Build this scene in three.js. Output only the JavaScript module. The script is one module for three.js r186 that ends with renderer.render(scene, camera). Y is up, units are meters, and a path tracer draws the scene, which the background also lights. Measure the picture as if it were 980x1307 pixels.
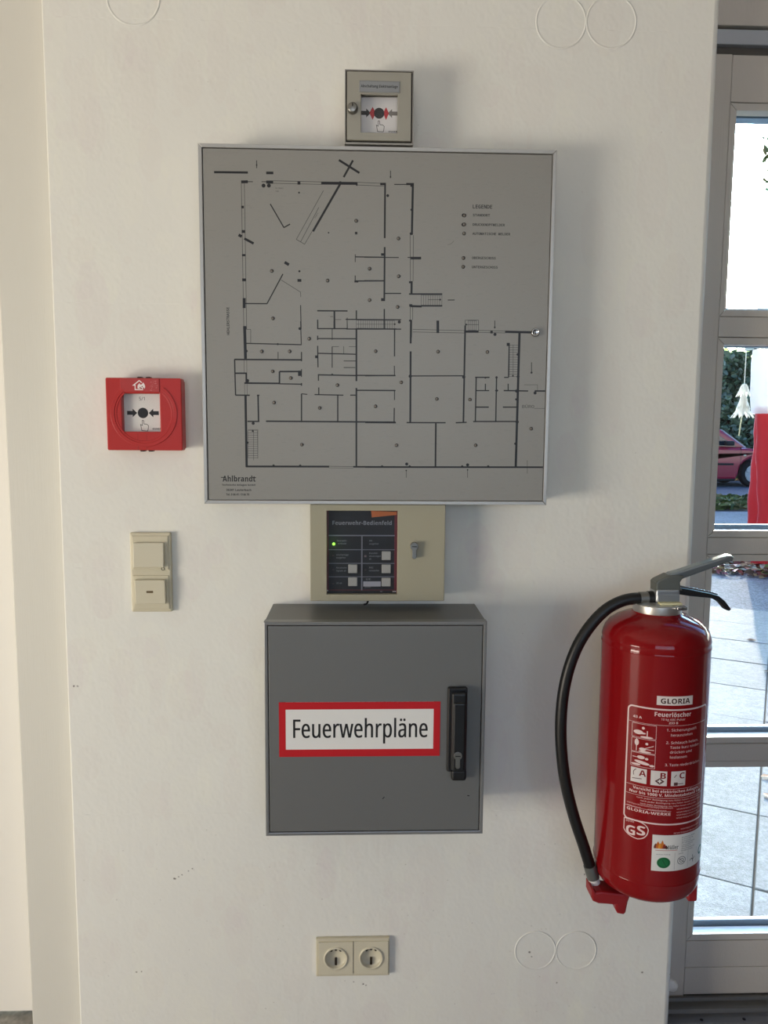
import * as THREE from 'three';
import { RoundedBoxGeometry } from 'three/addons/geometries/RoundedBoxGeometry.js';
import { mergeGeometries } from 'three/addons/utils/BufferGeometryUtils.js';
import { Sky } from 'three/addons/objects/Sky.js';
import { RectAreaLightUniformsLib } from 'three/addons/lights/RectAreaLightUniformsLib.js';

// ---------- camera, sky, sun, area lights, exposure ----------
RectAreaLightUniformsLib.init();
const scene = new THREE.Scene();
const camera = new THREE.PerspectiveCamera(2 * Math.atan(653.5 / 980) * 180 / Math.PI, 980 / 1307, 0.05, 200);
{
  const p = 0.10734, w = 0.03434, r = 0.00706;                      // pitch down, turn right, roll
  const fwd = new THREE.Vector3(Math.sin(w) * Math.cos(p), -Math.sin(p), -Math.cos(w) * Math.cos(p));
  const rt = new THREE.Vector3(Math.cos(w), 0, Math.sin(w)), up = rt.clone().cross(fwd);
  const r2 = rt.clone().multiplyScalar(Math.cos(r)).addScaledVector(up, Math.sin(r)), u2 = up.clone().multiplyScalar(Math.cos(r)).addScaledVector(rt, -Math.sin(r));
  camera.position.set(0, 1.27, 1.48);
  camera.quaternion.setFromRotationMatrix(new THREE.Matrix4().makeBasis(r2, u2, fwd.clone().negate()));
}
const renderer = new THREE.WebGLRenderer({ antialias: true });
renderer.toneMapping = THREE.LinearToneMapping;
renderer.toneMappingExposure = 1.0;
renderer.shadowMap.enabled = true;

const SUN = new THREE.Vector3(0.421, 0.2203, -0.8799).normalize();
const sky = new Sky();
sky.name = 'sky'; sky.scale.setScalar(150);
sky.material.uniforms.turbidity.value = 4; sky.material.uniforms.rayleigh.value = 1.2;
sky.material.uniforms.mieCoefficient.value = 0.006; sky.material.uniforms.mieDirectionalG.value = 0.8;
sky.material.uniforms.sunPosition.value.copy(SUN);
scene.add(sky);
scene.environmentIntensity = 2.0;
const sun = new THREE.DirectionalLight(0xffecd2, 6);
sun.name = 'sun'; sun.position.copy(SUN).multiplyScalar(30); sun.castShadow = true;
Object.assign(sun.shadow.camera, { left: -14, right: 14, top: 10, bottom: -10, near: 1, far: 70 }); sun.shadow.mapSize.set(2048, 2048); sun.shadow.bias = -0.0004;
scene.add(sun, sun.target);
function unseenLight(name, color, intensity, w, h, at, towards) {
  const l = new THREE.RectAreaLight(color, intensity, w, h); l.name = name; l.position.set(...at); l.lookAt(...towards); scene.add(l);
}
unseenLight('unseen_side_light', 0xfff4e2, 19.2, 1.3, 0.9, [-2.94, 0.62, 1.95], [0, 0.75, 1.2]);  // out of view, placed to light the pictured wall from the left
unseenLight('unseen_back_light', 0xe8edff, 1.75, 3.0, 1.3, [0.3, 1.65, 4.42], [0.2, 1.3, 0]);  // out of view behind the camera, placed to soften the shadows

// ---------- helpers ----------
let seed = 7;
const rnd = () => { seed = (seed * 1664525 + 1013904223) >>> 0; return seed / 4294967296; };
const rr = (a, b) => a + (b - a) * rnd();
const taken = {};
function numbered(n) { const k = taken[n] = (taken[n] ?? -1) + 1; return k ? n + '_' + String(k).padStart(3, '0') : n; }
function thing(name, label, category, at = [0, 0, 0], group) {
  const o = new THREE.Group(); o.name = numbered(name); o.position.set(...at); scene.add(o);
  o.userData = { label, category }; if (group) o.userData.group = group;
  return o;
}
function struct(name, at = [0, 0, 0]) { const o = new THREE.Group(); o.name = name; o.position.set(...at); o.userData.kind = 'structure'; scene.add(o); return o; }
function shade(m) { m.castShadow = m.receiveShadow = true; return m; }
const rootOf = (o) => { const v = new THREE.Vector3(); for (let p = o; p && p !== scene; p = p.parent) v.add(p.position); return v; };
// geometry is given in world metres and moved into the parent's frame
function part(parent, name, geo, mat, label) {
  const o = rootOf(parent), g = geo.clone().translate(-o.x, -o.y, -o.z), m = shade(new THREE.Mesh(g, mat)); m.name = name; parent.add(m);
  if (label) m.userData.label = label;
  return m;
}
const mid = (a, b) => (a + b) / 2;
const bx = (x0, x1, y0, y1, z0, z1) => new THREE.BoxGeometry(x1 - x0, y1 - y0, z1 - z0).translate(mid(x0, x1), mid(y0, y1), mid(z0, z1));
const rb = (x0, x1, y0, y1, z0, z1, r = 0.002, s = 3) => new RoundedBoxGeometry(x1 - x0, y1 - y0, z1 - z0, s, Math.min(r, (x1 - x0) / 2.01, (y1 - y0) / 2.01, (z1 - z0) / 2.01)).translate(mid(x0, x1), mid(y0, y1), mid(z0, z1));
function rect(x0, x1, y0, y1, r = 0, P = THREE.Shape) {
  const s = new P();
  if (!r) { s.moveTo(x0, y0); s.lineTo(x1, y0); s.lineTo(x1, y1); s.lineTo(x0, y1); s.closePath(); return s; }
  s.moveTo(x0 + r, y0); s.lineTo(x1 - r, y0); s.absarc(x1 - r, y0 + r, r, -Math.PI / 2, 0); s.lineTo(x1, y1 - r); s.absarc(x1 - r, y1 - r, r, 0, Math.PI / 2);
  s.lineTo(x0 + r, y1); s.absarc(x0 + r, y1 - r, r, Math.PI / 2, Math.PI); s.lineTo(x0, y0 + r); s.absarc(x0 + r, y0 + r, r, Math.PI, 1.5 * Math.PI);
  return s;
}
const poly = (pts) => { const s = new THREE.Shape(); pts.forEach(([x, y], i) => (i ? s.lineTo(x, y) : s.moveTo(x, y))); s.closePath(); return s; };
const circ = (x, y, r, P = THREE.Shape, n = 40) => { const s = new P(); for (let i = 0; i < n; i++) { const a = i / n * 2 * Math.PI; if (i) s.lineTo(x + r * Math.cos(a), y + r * Math.sin(a)); else s.moveTo(x + r, y); } s.closePath(); return s; };
function ex(shape, z0, z1, bevel = 0, holes = [], seg = 16) {           // extruded along z, chamfered edges inside z0..z1
  shape.holes.push(...holes);
  return new THREE.ExtrudeGeometry(shape, { depth: z1 - z0 - 2 * bevel, bevelEnabled: bevel > 0, bevelSize: bevel, bevelThickness: bevel, bevelOffset: -bevel, bevelSegments: 2, curveSegments: seg }).translate(0, 0, z0 + bevel);
}
const cyl = (x, y, z0, z1, r, r2 = r, n = 32) => new THREE.CylinderGeometry(r2, r, z1 - z0, n).rotateX(Math.PI / 2).translate(x, y, mid(z0, z1));   // axis along z
const lathe = (pts, n = 64) => new THREE.LatheGeometry(pts.map(([r, y]) => new THREE.Vector2(r, y)), n);
const turned = (pts, x, y, z, n = 48) => lathe(pts, n).rotateX(Math.PI / 2).translate(x, y, z);            // profile (radius, height towards +z)
const merge = (list) => mergeGeometries(list.map((g) => { const q = g.index ? g.toNonIndexed() : g; for (const k of Object.keys(q.attributes)) if (!['position', 'normal', 'uv'].includes(k)) q.deleteAttribute(k); return q; }));
function metreUV(g) {                                                      // uv in metres, by the face's main direction
  const p = g.attributes.position, n = g.attributes.normal, uv = g.attributes.uv;
  for (let i = 0; i < p.count; i++) {
    const ax = Math.abs(n.getX(i)), ay = Math.abs(n.getY(i)), az = Math.abs(n.getZ(i));
    if (az >= ax && az >= ay) uv.setXY(i, p.getX(i), p.getY(i)); else if (ax >= ay) uv.setXY(i, p.getZ(i), p.getY(i)); else uv.setXY(i, p.getX(i), p.getZ(i));
  }
  return g;
}

// ---------- textures ----------
function lattice(n) { const a = new Float32Array(n * n); for (let i = 0; i < a.length; i++) a[i] = rnd(); return (x, y) => { const xi = Math.floor(x), yi = Math.floor(y), fx = x - xi, fy = y - yi, sx = fx * fx * (3 - 2 * fx), sy = fy * fy * (3 - 2 * fy), w = (i, j) => a[(((j % n) + n) % n) * n + (((i % n) + n) % n)]; return (w(xi, yi) * (1 - sx) + w(xi + 1, yi) * sx) * (1 - sy) + (w(xi, yi + 1) * (1 - sx) + w(xi + 1, yi + 1) * sx) * sy; }; }
function noiseTex(size, layers, tone, srgb) {                                // layers: [cells across, cells down, weight]
  const fs = layers.map(([c, d, w]) => { const n = Math.max(c, d), f = lattice(n); return (u, v) => { const k = n / Math.max(c, d); return f(u * c * k, v * d * k) * w; }; });
  const tot = layers.reduce((s, l) => s + l[2], 0), data = new Uint8Array(size * size * 4);
  for (let y = 0; y < size; y++) for (let x = 0; x < size; x++) {
    let v = 0; for (const f of fs) v += f(x / size, y / size);
    const c = tone(v / tot, x / size, y / size), i = (y * size + x) * 4;
    data[i] = c[0]; data[i + 1] = c[1]; data[i + 2] = c[2]; data[i + 3] = 255;
  }
  const t = new THREE.DataTexture(data, size, size); t.magFilter = THREE.LinearFilter; t.minFilter = THREE.LinearMipmapLinearFilter; t.generateMipmaps = true;
  t.wrapS = t.wrapT = THREE.RepeatWrapping; if (srgb) t.colorSpace = THREE.SRGBColorSpace; t.needsUpdate = true;
  return t;
}
const grey = (v) => { const g = Math.max(0, Math.min(255, v * 255)); return [g, g, g]; };
const scaled = (t, w, h = w) => { const c = t.clone(); c.repeat.set(1 / w, 1 / h); c.needsUpdate = true; return c; };
function canvasTex(w, h, draw) {
  const c = document.createElement('canvas'); c.width = w; c.height = h; const g = c.getContext('2d'); draw(g, w, h);
  const t = new THREE.CanvasTexture(c); t.colorSpace = THREE.SRGBColorSpace; t.anisotropy = 8; return t;
}
function text(g, s, x, y, size, color, { w, align = 'left', weight = '', font = 'sans-serif' } = {}) {      // w squeezes or stretches to that width
  g.save(); g.fillStyle = color; g.font = weight + ' ' + size + 'px ' + font; g.textBaseline = 'alphabetic';
  const have = g.measureText(s).width, k = w ? w / have : 1;
  g.translate(x - (align === 'center' ? have * k / 2 : align === 'right' ? have * k : 0), y); g.scale(k, 1); g.fillText(s, 0, 0); g.restore();
}
const rollerBump = noiseTex(512, [[64, 48, 1], [110, 90, 0.8], [28, 9, 0.9], [10, 7, 0.8]], (v) => grey(v));
const grainBump = noiseTex(256, [[60, 60, 1], [120, 120, 1]], grey);
const brushedBump = noiseTex(512, [[200, 6, 1], [120, 12, 0.6]], grey);
const std = (o) => new THREE.MeshStandardMaterial(o);
const phys = (o) => new THREE.MeshPhysicalMaterial(o);
const M = {
  wallPlain: std({ color: 0xebe7df, roughness: 0.85, bumpMap: scaled(rollerBump, 0.5), bumpScale: 0.0009 }),
  ceiling: std({ color: 0xd8d4cc, roughness: 0.9 }),
  wallGrey: std({ color: 0x8b8378, roughness: 0.8 }), wallBrown: std({ color: 0x4a443d, roughness: 0.7 }),
  doorLeaf: std({ color: 0xefebe1, roughness: 0.45, bumpMap: scaled(rollerBump, 0.7), bumpScale: 0.0002 }),
  doorWhite: std({ color: 0xdbd8cd, roughness: 0.45, bumpMap: scaled(rollerBump, 0.7), bumpScale: 0.0002 }),
  frameGrey: std({ color: 0xc4beb5, roughness: 0.5, bumpMap: scaled(brushedBump, 0.5, 0.9), bumpScale: 0.00025 }),
  beadGrey: std({ color: 0xc6c1b8, roughness: 0.33 }),
  barShadeBlue: std({ color: 0x6c8298, roughness: 0.5 }),  // blue tint of sky-lit shade put into the bar colour
  glass: phys({ color: 0xffffff, roughness: 0, transmission: 1, thickness: 0, ior: 1.5 }),
  clear: phys({ color: 0xffffff, roughness: 0.02, transmission: 1, thickness: 0, ior: 1.45, specularIntensity: 0.6 }),
  alu: std({ color: 0xb9b8b4, roughness: 0.38, metalness: 0.6 }),
  boardSide: std({ color: 0x9c9a95, roughness: 0.5, metalness: 0.3 }),
  cabinet: std({ color: 0x737473, roughness: 0.42, metalness: 0.25, bumpMap: scaled(grainBump, 0.05), bumpScale: 0.00006 }),
  smallBox: std({ color: 0x9f9c90, roughness: 0.45, metalness: 0.2 }),
  cream: std({ color: 0xa5a08a, roughness: 0.55, bumpMap: scaled(grainBump, 0.05), bumpScale: 0.00005 }),
  ivory: std({ color: 0xcfc7ae, roughness: 0.4 }),
  ivoryLight: std({ color: 0xd3ccb5, roughness: 0.35 }),
  black: std({ color: 0x111214, roughness: 0.45 }),
  dark: std({ color: 0x0a0a0b, roughness: 0.8 }),
  chrome: std({ color: 0xb9b8b6, roughness: 0.22, metalness: 1 }),
  steel: std({ color: 0x8b8a85, roughness: 0.35, metalness: 0.9 }),
  castGrey: std({ color: 0x6d706a, roughness: 0.45, metalness: 0.6, bumpMap: scaled(grainBump, 0.04), bumpScale: 0.0002 }),
  brass: std({ color: 0xa89a5c, roughness: 0.4, metalness: 0.8 }),
  rubber: std({ color: 0x0d0d0e, roughness: 0.42 }),
  redBox: std({ color: 0xb3211c, roughness: 0.4 }),
  redPaint: phys({ color: 0x820a10, roughness: 0.5, specularIntensity: 0.1, clearcoat: 0.7, clearcoatRoughness: 0.05 }),
  redPlastic: std({ color: 0x900f16, roughness: 0.45 }),
  white: std({ color: 0xe9e7e2, roughness: 0.5 }),
};

// ---------- the room ----------
const wallTex = canvasTex(1024, 2048, (g, w, h) => {                     // 1.3 m x 2.6 m of white paint with scuffs and specks
  g.fillStyle = '#e9e8e0'; g.fillRect(0, 0, w, h);
  const X = (x) => (x + 0.6) / 1.3 * w, Y = (y) => (1 - y / 2.6) * h;
  for (let i = 0; i < 900; i++) { const r = rr(4, 26); g.fillStyle = rnd() < 0.5 ? 'rgba(248,245,238,0.05)' : 'rgba(205,200,192,0.05)'; g.beginPath(); g.ellipse(rnd() * w, rnd() * h, r * rr(0.6, 1.4), r * rr(0.8, 3), 0, 0, 7); g.fill(); }
  const spot = (x, y, r, c) => { g.fillStyle = c; g.beginPath(); for (let k = 0; k < 9; k++) { const q = r * rr(0.6, 1.3), a = k / 9 * 6.283; g.lineTo(X(x) + Math.cos(a) * q, Y(y) + Math.sin(a) * q * 0.8); } g.fill(); };
  for (const [x, y, r] of [[-0.368, 0.362, 2], [-0.36, 0.366, 1], [-0.353, 0.37, 1.2], [-0.34, 0.378, 1], [-0.332, 0.383, 1.2], [-0.45, 0.16, 1.4], [-0.44, 0.161, 1], [0.015, 0.125, 1.6], [0.02, 0.122, 1.1], [-0.005, 0.13, 1], [0.36, 0.19, 1.8], [0.365, 0.18, 1.2], [0.6, 0.14, 1.7], [0.42, 0.12, 1.1], [0.47, 0.36, 1.3], [-0.555, 0.765, 1.6], [-0.548, 0.765, 1.3]]) spot(x, y, r, 'rgba(70,62,55,0.75)');
  for (let i = 0; i < 120; i++) spot(rr(-0.56, 0.64), rr(0.02, 0.5), rr(0.4, 1.0), 'rgba(120,112,102,0.35)');
  for (let i = 0; i < 40; i++) spot(rr(-0.56, 0.64), rr(0.6, 2.2), rr(0.4, 0.9), 'rgba(130,122,112,0.3)');
});
wallTex.wrapS = wallTex.wrapT = THREE.ClampToEdgeWrapping; wallTex.repeat.set(1 / 1.3, 1 / 2.6); wallTex.offset.set(0.6 / 1.3, 0);
const wallPaint = std({ map: wallTex, roughness: 0.8, bumpMap: scaled(rollerBump, 0.5), bumpScale: 0.0007 });
const wallMain = struct('wall_front', [0, 0, 0]);
{
  const s = new THREE.Shape(), c = 0.012;                              // plan outline (x, depth), chamfered at the door, small arris at the left
  s.moveTo(-0.5683, 0.25); s.lineTo(0.664, 0.25); s.lineTo(0.664, c); s.quadraticCurveTo(0.6632, 0.003, 0.6515, 0); s.lineTo(-0.5653, 0); s.lineTo(-0.5683, 0.003); s.closePath();
  const g = new THREE.ExtrudeGeometry(s, { depth: 2.75, bevelEnabled: false, curveSegments: 6 }).rotateX(-Math.PI / 2);
  part(wallMain, 'wall_panel', metreUV(g), wallPaint);
  const disc = turned([[0.0476, 0], [0.0464, 0.0011], [0.0452, 0.0014], [0.0442, 0.0004], [0.043, 0.0003], [0.0001, 0.0005]], 0, 0, 0, 56);
  for (const [x, y, k] of [[0.3684, 2.0126, 1], [0.461, 2.0148, 1], [-0.4048, 2.0352, 1.02], [0.3723, 0.1935, 0.92], [0.458, 0.192, 0.92]]) part(wallMain, 'plaster_patch', metreUV(disc.clone().scale(k, k, 1).rotateZ(rr(0, 6)).translate(x, y, 0.0002)), wallPaint, 'round plastered over patch in the white wall');
}
const one = (name, geo, mat) => { const t = struct(name); part(t, name.replace(/_\w+$/, '') + '_panel', metreUV(geo), mat); return t; };
const floorTex = noiseTex(256, [[20, 20, 1], [64, 64, 1], [128, 128, 1]], (v) => { const k = 0.35 + v * 0.3; return [k * 285, k * 276, k * 262]; }, true);
{
  const fl = struct('floor');
  const fm = std({ map: scaled(floorTex, 0.6), roughness: 0.45 });
  part(fl, 'floor_slab', metreUV(bx(-3.2, 2.4, -0.1, 0, -0.3, 4.7)), fm);
}
one('ceiling', bx(-3.2, 2.4, 2.75, 2.9, -0.25, 4.7), M.ceiling);
{
  const l = struct('wall_left');                                      // side wall out of view, its window placed to light the pictured wall
  part(l, 'wall_panel', merge([bx(-3.2, -3, 0, 2.75, -0.25, 1.2), bx(-3.2, -3, 0, 2.75, 2.7, 4.7), bx(-3.2, -3, 0, 0.12, 1.2, 2.7), bx(-3.2, -3, 1.15, 2.75, 1.2, 2.7)]), M.wallGrey);
  const w1 = struct('unseen_window_1');
  part(w1, 'window_frame', merge([bx(-3.12, -3.06, 0.12, 0.18, 1.2, 2.7), bx(-3.12, -3.06, 1.09, 1.15, 1.2, 2.7), bx(-3.12, -3.06, 0.18, 1.09, 1.2, 1.26), bx(-3.12, -3.06, 0.18, 1.09, 2.64, 2.7)]), M.frameGrey);
  part(w1, 'pane', bx(-3.1, -3.09, 0.18, 1.09, 1.26, 2.64), M.glass);
  const b = struct('wall_back');
  part(b, 'wall_panel', merge([bx(-3.2, -1.3, 0, 2.75, 4.5, 4.7), bx(1.9, 2.4, 0, 2.75, 4.5, 4.7), bx(-1.3, 1.9, 0, 0.95, 4.5, 4.7), bx(-1.3, 1.9, 2.35, 2.75, 4.5, 4.7)]), M.wallBrown);
  const w2 = struct('unseen_window_2');  // out of view behind the camera, placed for the soft back light
  part(w2, 'window_frame', merge([bx(-1.3, 1.9, 0.95, 1.01, 4.55, 4.62), bx(-1.3, 1.9, 2.29, 2.35, 4.55, 4.62), bx(-1.3, -1.24, 1.01, 2.29, 4.55, 4.62), bx(1.84, 1.9, 1.01, 2.29, 4.55, 4.62), bx(0.27, 0.33, 1.01, 2.29, 4.55, 4.62)]), M.frameGrey);
  part(w2, 'pane', bx(-1.24, 0.27, 1.01, 2.29, 4.58, 4.59), M.glass); part(w2, 'pane', bx(0.33, 1.84, 1.01, 2.29, 4.58, 4.59), M.glass);
  part(struct('wall_right'), 'wall_panel', bx(2.2, 2.4, 0, 2.75, -0.25, 4.5), M.wallBrown);
  part(struct('wall_beside_doors'), 'wall_panel', merge([bx(-3, -1.72, 0, 2.75, -0.25, 0), bx(-1.72, -0.5683, 2.12, 2.75, -0.25, -0.03), bx(1.66, 2.2, 0, 2.75, -0.25, 0), bx(0.664, 1.66, 2.16, 2.75, -0.25, -0.1)]), M.wallPlain);
}
{ // white flush door at the left of the pictured wall
  const d = struct('door_1', [-1.2, 0, -0.09]);
  part(d, 'door_frame', rb(-0.6782, -0.569, 0, 2.12, -0.2, -0.03, 0.003), M.doorWhite);
  part(d, 'door_frame', rb(-1.72, -1.61, 0, 2.12, -0.2, -0.03, 0.003), M.doorWhite);
  part(d, 'door_frame', rb(-1.61, -0.6782, 2.01, 2.12, -0.2, -0.03, 0.003), M.doorWhite);
  part(d, 'door_leaf', rb(-1.608, -0.68, 0.008, 2.008, -0.13, -0.087, 0.002), M.doorLeaf);
  const lv = part(d, 'door_handle', new THREE.TubeGeometry(new THREE.CatmullRomCurve3([new THREE.Vector3(-1.53, 1.03, -0.087), new THREE.Vector3(-1.53, 1.03, -0.04), new THREE.Vector3(-1.5, 1.03, -0.03), new THREE.Vector3(-1.4, 1.03, -0.03)]), 20, 0.009, 10), M.steel);
}
{ // glazed door with four panes stacked between grey rails
  const d = struct('door_2', [1.15, 0, -0.12]), F = M.frameGrey, x0 = 0.7372, x1 = 1.52;
  part(d, 'door_frame', rb(0.6645, 0.7362, 0, 2.0105, -0.19, -0.097, 0.003), F);
  part(d, 'door_frame', rb(1.58, 1.66, 0, 2.0585, -0.19, -0.097, 0.003), F);
  part(d, 'head_board', rb(0.6645, 1.66, 2.062, 2.16, -0.2, -0.094, 0.002), F);
  part(d, 'head_strip', rb(0.6645, 1.66, 2.029, 2.0575, -0.19, -0.099, 0.002), std({ color: 0xb4bac2, roughness: 0.4, metalness: 0.4 }), 'pale metal strip above the door leaf');
  part(d, 'head_groove_shade', bx(0.6645, 1.66, 2.011, 2.029, -0.19, -0.112), std({ color: 0x57534d, roughness: 0.7 }));  // recess under the strip, its shade put into a dark colour
  const rail = (a, b) => part(d, 'rail', rb(x0, x1, a, b, -0.16, -0.1, 0.0015), F);
  part(d, 'stile', rb(x1, 1.578, 0.012, 2.01, -0.16, -0.1, 0.002), F);
  part(d, 'stile', rb(x0, x0 + 0.004, 0.012, 2.01, -0.16, -0.104, 0.001), F);
  rail(1.9215, 2.01); rail(1.4632, 1.5037); rail(1.0123, 1.0472); rail(0.556, 0.5945);
  rail(0.0735, 0.1362); rail(0.008, 0.0725);
  const bead = [];
  const W = 0.0142;
  for (const [a, b] of [[1.5045, 1.9205], [1.048, 1.4622], [0.5953, 1.0113], [0.137, 0.5552]]) {      // pane openings, bead to bead
    const L = x0 + 0.0005, R = x1 - 0.001, q = 0.0015;
    for (const pts of [[[L, a], [R, a], [R - W, a + W], [L + W, a + W]], [[L, b], [L + W, b - W], [R - W, b - W], [R, b]], [[L, a + 0.0008], [L + W, a + W + 0.0008], [L + W, b - W - 0.0008], [L, b - 0.0008]], [[R, a + 0.0008], [R, b - 0.0008], [R - W, b - W - 0.0008], [R - W, a + W + 0.0008]]])
      part(d, 'glazing_bead', ex(poly(pts), -0.13, -0.1015, q), M.beadGrey);
    part(d, 'pane', bx(L + 0.004, R - 0.004, a + 0.004, b - 0.004, -0.137, -0.131), M.glass);
    part(d, 'weather_bar', rb(L + W - 0.004, R - W + 0.004, a - 0.01, a + W + 0.0085, -0.152, -0.139, 0.002), M.barShadeBlue);
    part(d, 'outer_rebate', ex(rect(L, R, a, b), -0.168, -0.138, 0, [rect(L + W, R - W, a + W - 0.004, b - W, 0, THREE.Path)]), M.barShadeBlue);
  }
  part(d, 'door_stop', turned([[0.013, 0], [0.013, 0.006], [0.009, 0.012], [0.0001, 0.013]], 0.7065, 0.036, -0.097), M.white, 'round white stopper low on the door frame');
  const t = struct('threshold', [1.15, 0, -0.05]);
  const prof = poly(([[-0.19, 0], [-0.19, 0.006], [-0.096, 0.006], [-0.092, 0.011], [-0.086, 0.011], [-0.083, 0.005], [-0.062, 0.005], [-0.058, 0.013], [-0.05, 0.013], [-0.046, 0.006], [-0.03, 0.006], [-0.027, 0.012], [-0.012, 0.012], [-0.006, 0.0]]).map(([z, y]) => [-z, y]));
  part(t, 'track', ex(prof, 0, 0.99).rotateY(Math.PI / 2).translate(0.6645, 0, 0), std({ color: 0x6a6a68, roughness: 0.45, metalness: 0.5, bumpMap: scaled(grainBump, 0.05), bumpScale: 0.0004 }));
  for (const x of [0.742, 0.835, 1.2, 1.5]) part(t, 'screw', lathe([[0.0035, 0], [0.0035, 0.001], [0.0001, 0.0015]], 14).translate(x, 0.0121, -0.02), M.dark);
}

// ---------- outdoors ----------
{
  const g = struct('ground_base', [0, -0.2, -14]);
  const soil = std({ color: 0x5a5348, roughness: 1 });
  part(g, 'earth', bx(-14, 26, -0.3, -0.06, -42, -0.25), soil);
  const pave = struct('paving', [1.5, -0.05, -2]);
  const slabTex = [0, 1, 2].map((k) => noiseTex(256, [[24, 24, 1], [90, 90, 1.2], [200, 200, 1.4], [5, 5, 0.5]], (v) => { const q = 126 + (v - 0.5) * 80 + k * 6; return [q * 0.985, q, q * 1.02]; }, true));
  const slabMat = slabTex.map((t) => std({ map: scaled(t, 0.47), roughness: 0.8, bumpMap: scaled(grainBump, 0.12), bumpScale: 0.0012 }));
  const S = 0.468, ang = 0.511, slab = new RoundedBoxGeometry(S - 0.0055, 0.05, S - 0.0055, 1, 0.003);
  metreUV(slab);
  const d = [Math.cos(ang), Math.sin(ang)], n = [-Math.sin(ang), Math.cos(ang)];
  for (let i = -4; i < 9; i++) for (let k = 0; k < 9; k++) {
    const a = 0.72 + (i + 0.5) * S, b = -0.526 - (k - 0.5) * S - S, x = d[0] * a + n[0] * b, z = d[1] * a + n[1] * b;
    if (z > 0.02 || x > 4.4 || x < -0.6) continue;
    const m = shade(new THREE.Mesh(slab, slabMat[Math.floor(rnd() * 3)])); m.name = 'slab'; m.position.set(x - 1.5, 0.0205 + rr(-0.0015, 0.0015), z + 2); m.rotation.set(rr(-0.003, 0.003), -ang, rr(-0.003, 0.003)); pave.add(m);
  }
  part(pave, 'bedding', bx(-1.2, 5, -0.06, -0.012, -4.6, -0.25), std({ color: 0x4c4a46, roughness: 1 }));
  const edge = (name, pts, y0, y1, mat) => { const t = struct(name, [pts[0][0], y0, pts[0][1]]); part(t, name + '_surface', metreUV(ex(poly(pts.map(([x, z]) => [x, -z])), y0, y1).rotateX(-Math.PI / 2)), mat); return t; };
  const asphaltTex = noiseTex(256, [[60, 60, 1], [128, 128, 1.4], [6, 6, 0.4]], (v) => { const q = 128 + (v - 0.5) * 90; return [q * 0.97, q, q * 1.05]; }, true);
  const asphalt = std({ map: scaled(asphaltTex, 0.9), roughness: 0.95, bumpMap: scaled(grainBump, 0.2), bumpScale: 0.003 });
  // asphalt behind the paving, its edges parallel to the slab rows
  const P = (a, b) => [d[0] * a + n[0] * b, d[1] * a + n[1] * b];
  edge('asphalt_path', [P(-2.2, -4.28), P(5.5, -4.28), P(6.2, -6.4), P(-1.5, -6.6)], -0.06, -0.006, asphalt);
  edge('asphalt_yard', [[-2, -6.3], [9, -6.3], [12, -10.7], [-2, -10.7]], -0.06, -0.012, asphalt);
  edge('verge_soil', [[-2, -10.7], [14, -10.7], [15, -12.9], [-2, -12.9]], -0.06, 0, soil);
  edge('road', [[-8, -12.9], [22, -12.9], [24, -18.3], [-8, -18.3]], -0.06, -0.01, asphalt);
  // strip of leaf litter in front of the yard
  const leafG = new THREE.BufferGeometry();
  leafG.setAttribute('position', new THREE.Float32BufferAttribute([0, 0, -0.5, 0.32, 0.1, -0.1, 0.2, 0.04, 0.35, 0, 0, 0.5, -0.2, 0.04, 0.35, -0.32, 0.1, -0.1], 3));
  leafG.setIndex([0, 2, 1, 0, 3, 2, 0, 4, 3, 0, 5, 4]); leafG.computeVertexNormals();
  const scatter = (name, label, category, count, at, palette, place, mat) => {
    const im = new THREE.InstancedMesh(leafG, mat, count), o = new THREE.Object3D(), c = new THREE.Color();
    for (let i = 0; i < count; i++) { const q = place(i); o.position.set(q.x - at[0], q.y - at[1], q.z - at[2]); o.rotation.set(q.rx, q.ry, q.rz); o.scale.setScalar(q.s); o.updateMatrix(); im.setMatrixAt(i, o.matrix); im.setColorAt(i, c.set(palette[Math.floor(rnd() * palette.length)]).multiplyScalar(rr(0.75, 1.2))); }
    im.name = name; im.position.set(...at); im.castShadow = im.receiveShadow = true; im.userData = { label, category, kind: 'stuff' }; scene.add(im);
    return im;
  };
  const leafMat = std({ color: 0xffffff, roughness: 0.75, side: THREE.DoubleSide });
  scatter('leaf_litter', 'strip of red, brown and green fallen leaves along the far edge of the asphalt', 'leaf litter', 2600, [3.4, 0, -5.7], ['#7e2f28', '#9a4a3a', '#6f7a3a', '#8a7350', '#b09a78', '#5d4630', '#8f5a66'], () => { const p = P(rr(-1, 6), rr(-6.95, -6.1)); return { x: p[0], y: rr(0, 0.05), z: p[1], rx: rr(-0.5, 0.5), ry: rr(0, 6.3), rz: rr(-0.5, 0.5), s: rr(0.05, 0.11) }; }, leafMat);
  scatter('grass_verge', 'rough green grass verge with dry leaves beside the road', 'grass', 5200, [7, 0, -11.8], ['#5b6b34', '#6d7a3e', '#7f8a52', '#4b5a2c', '#8d8458'], () => ({ x: rr(3.5, 10.5), y: rr(0.01, 0.07), z: rr(-12.85, -10.75), rx: rr(-1.3, 1.3), ry: rr(0, 6.3), rz: rr(-1.3, 1.3), s: rr(0.08, 0.18) }), leafMat);
  const hedge = thing('hedge', 'tall dark green clipped hedge on the far side of the road behind the car', 'hedge', [10, 0, -19.6]);
  part(hedge, 'branch_core', rb(-2, 22, -0.02, 3.3, -20.6, -19.3, 0.3), std({ color: 0x1a2114, roughness: 1 }));
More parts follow.
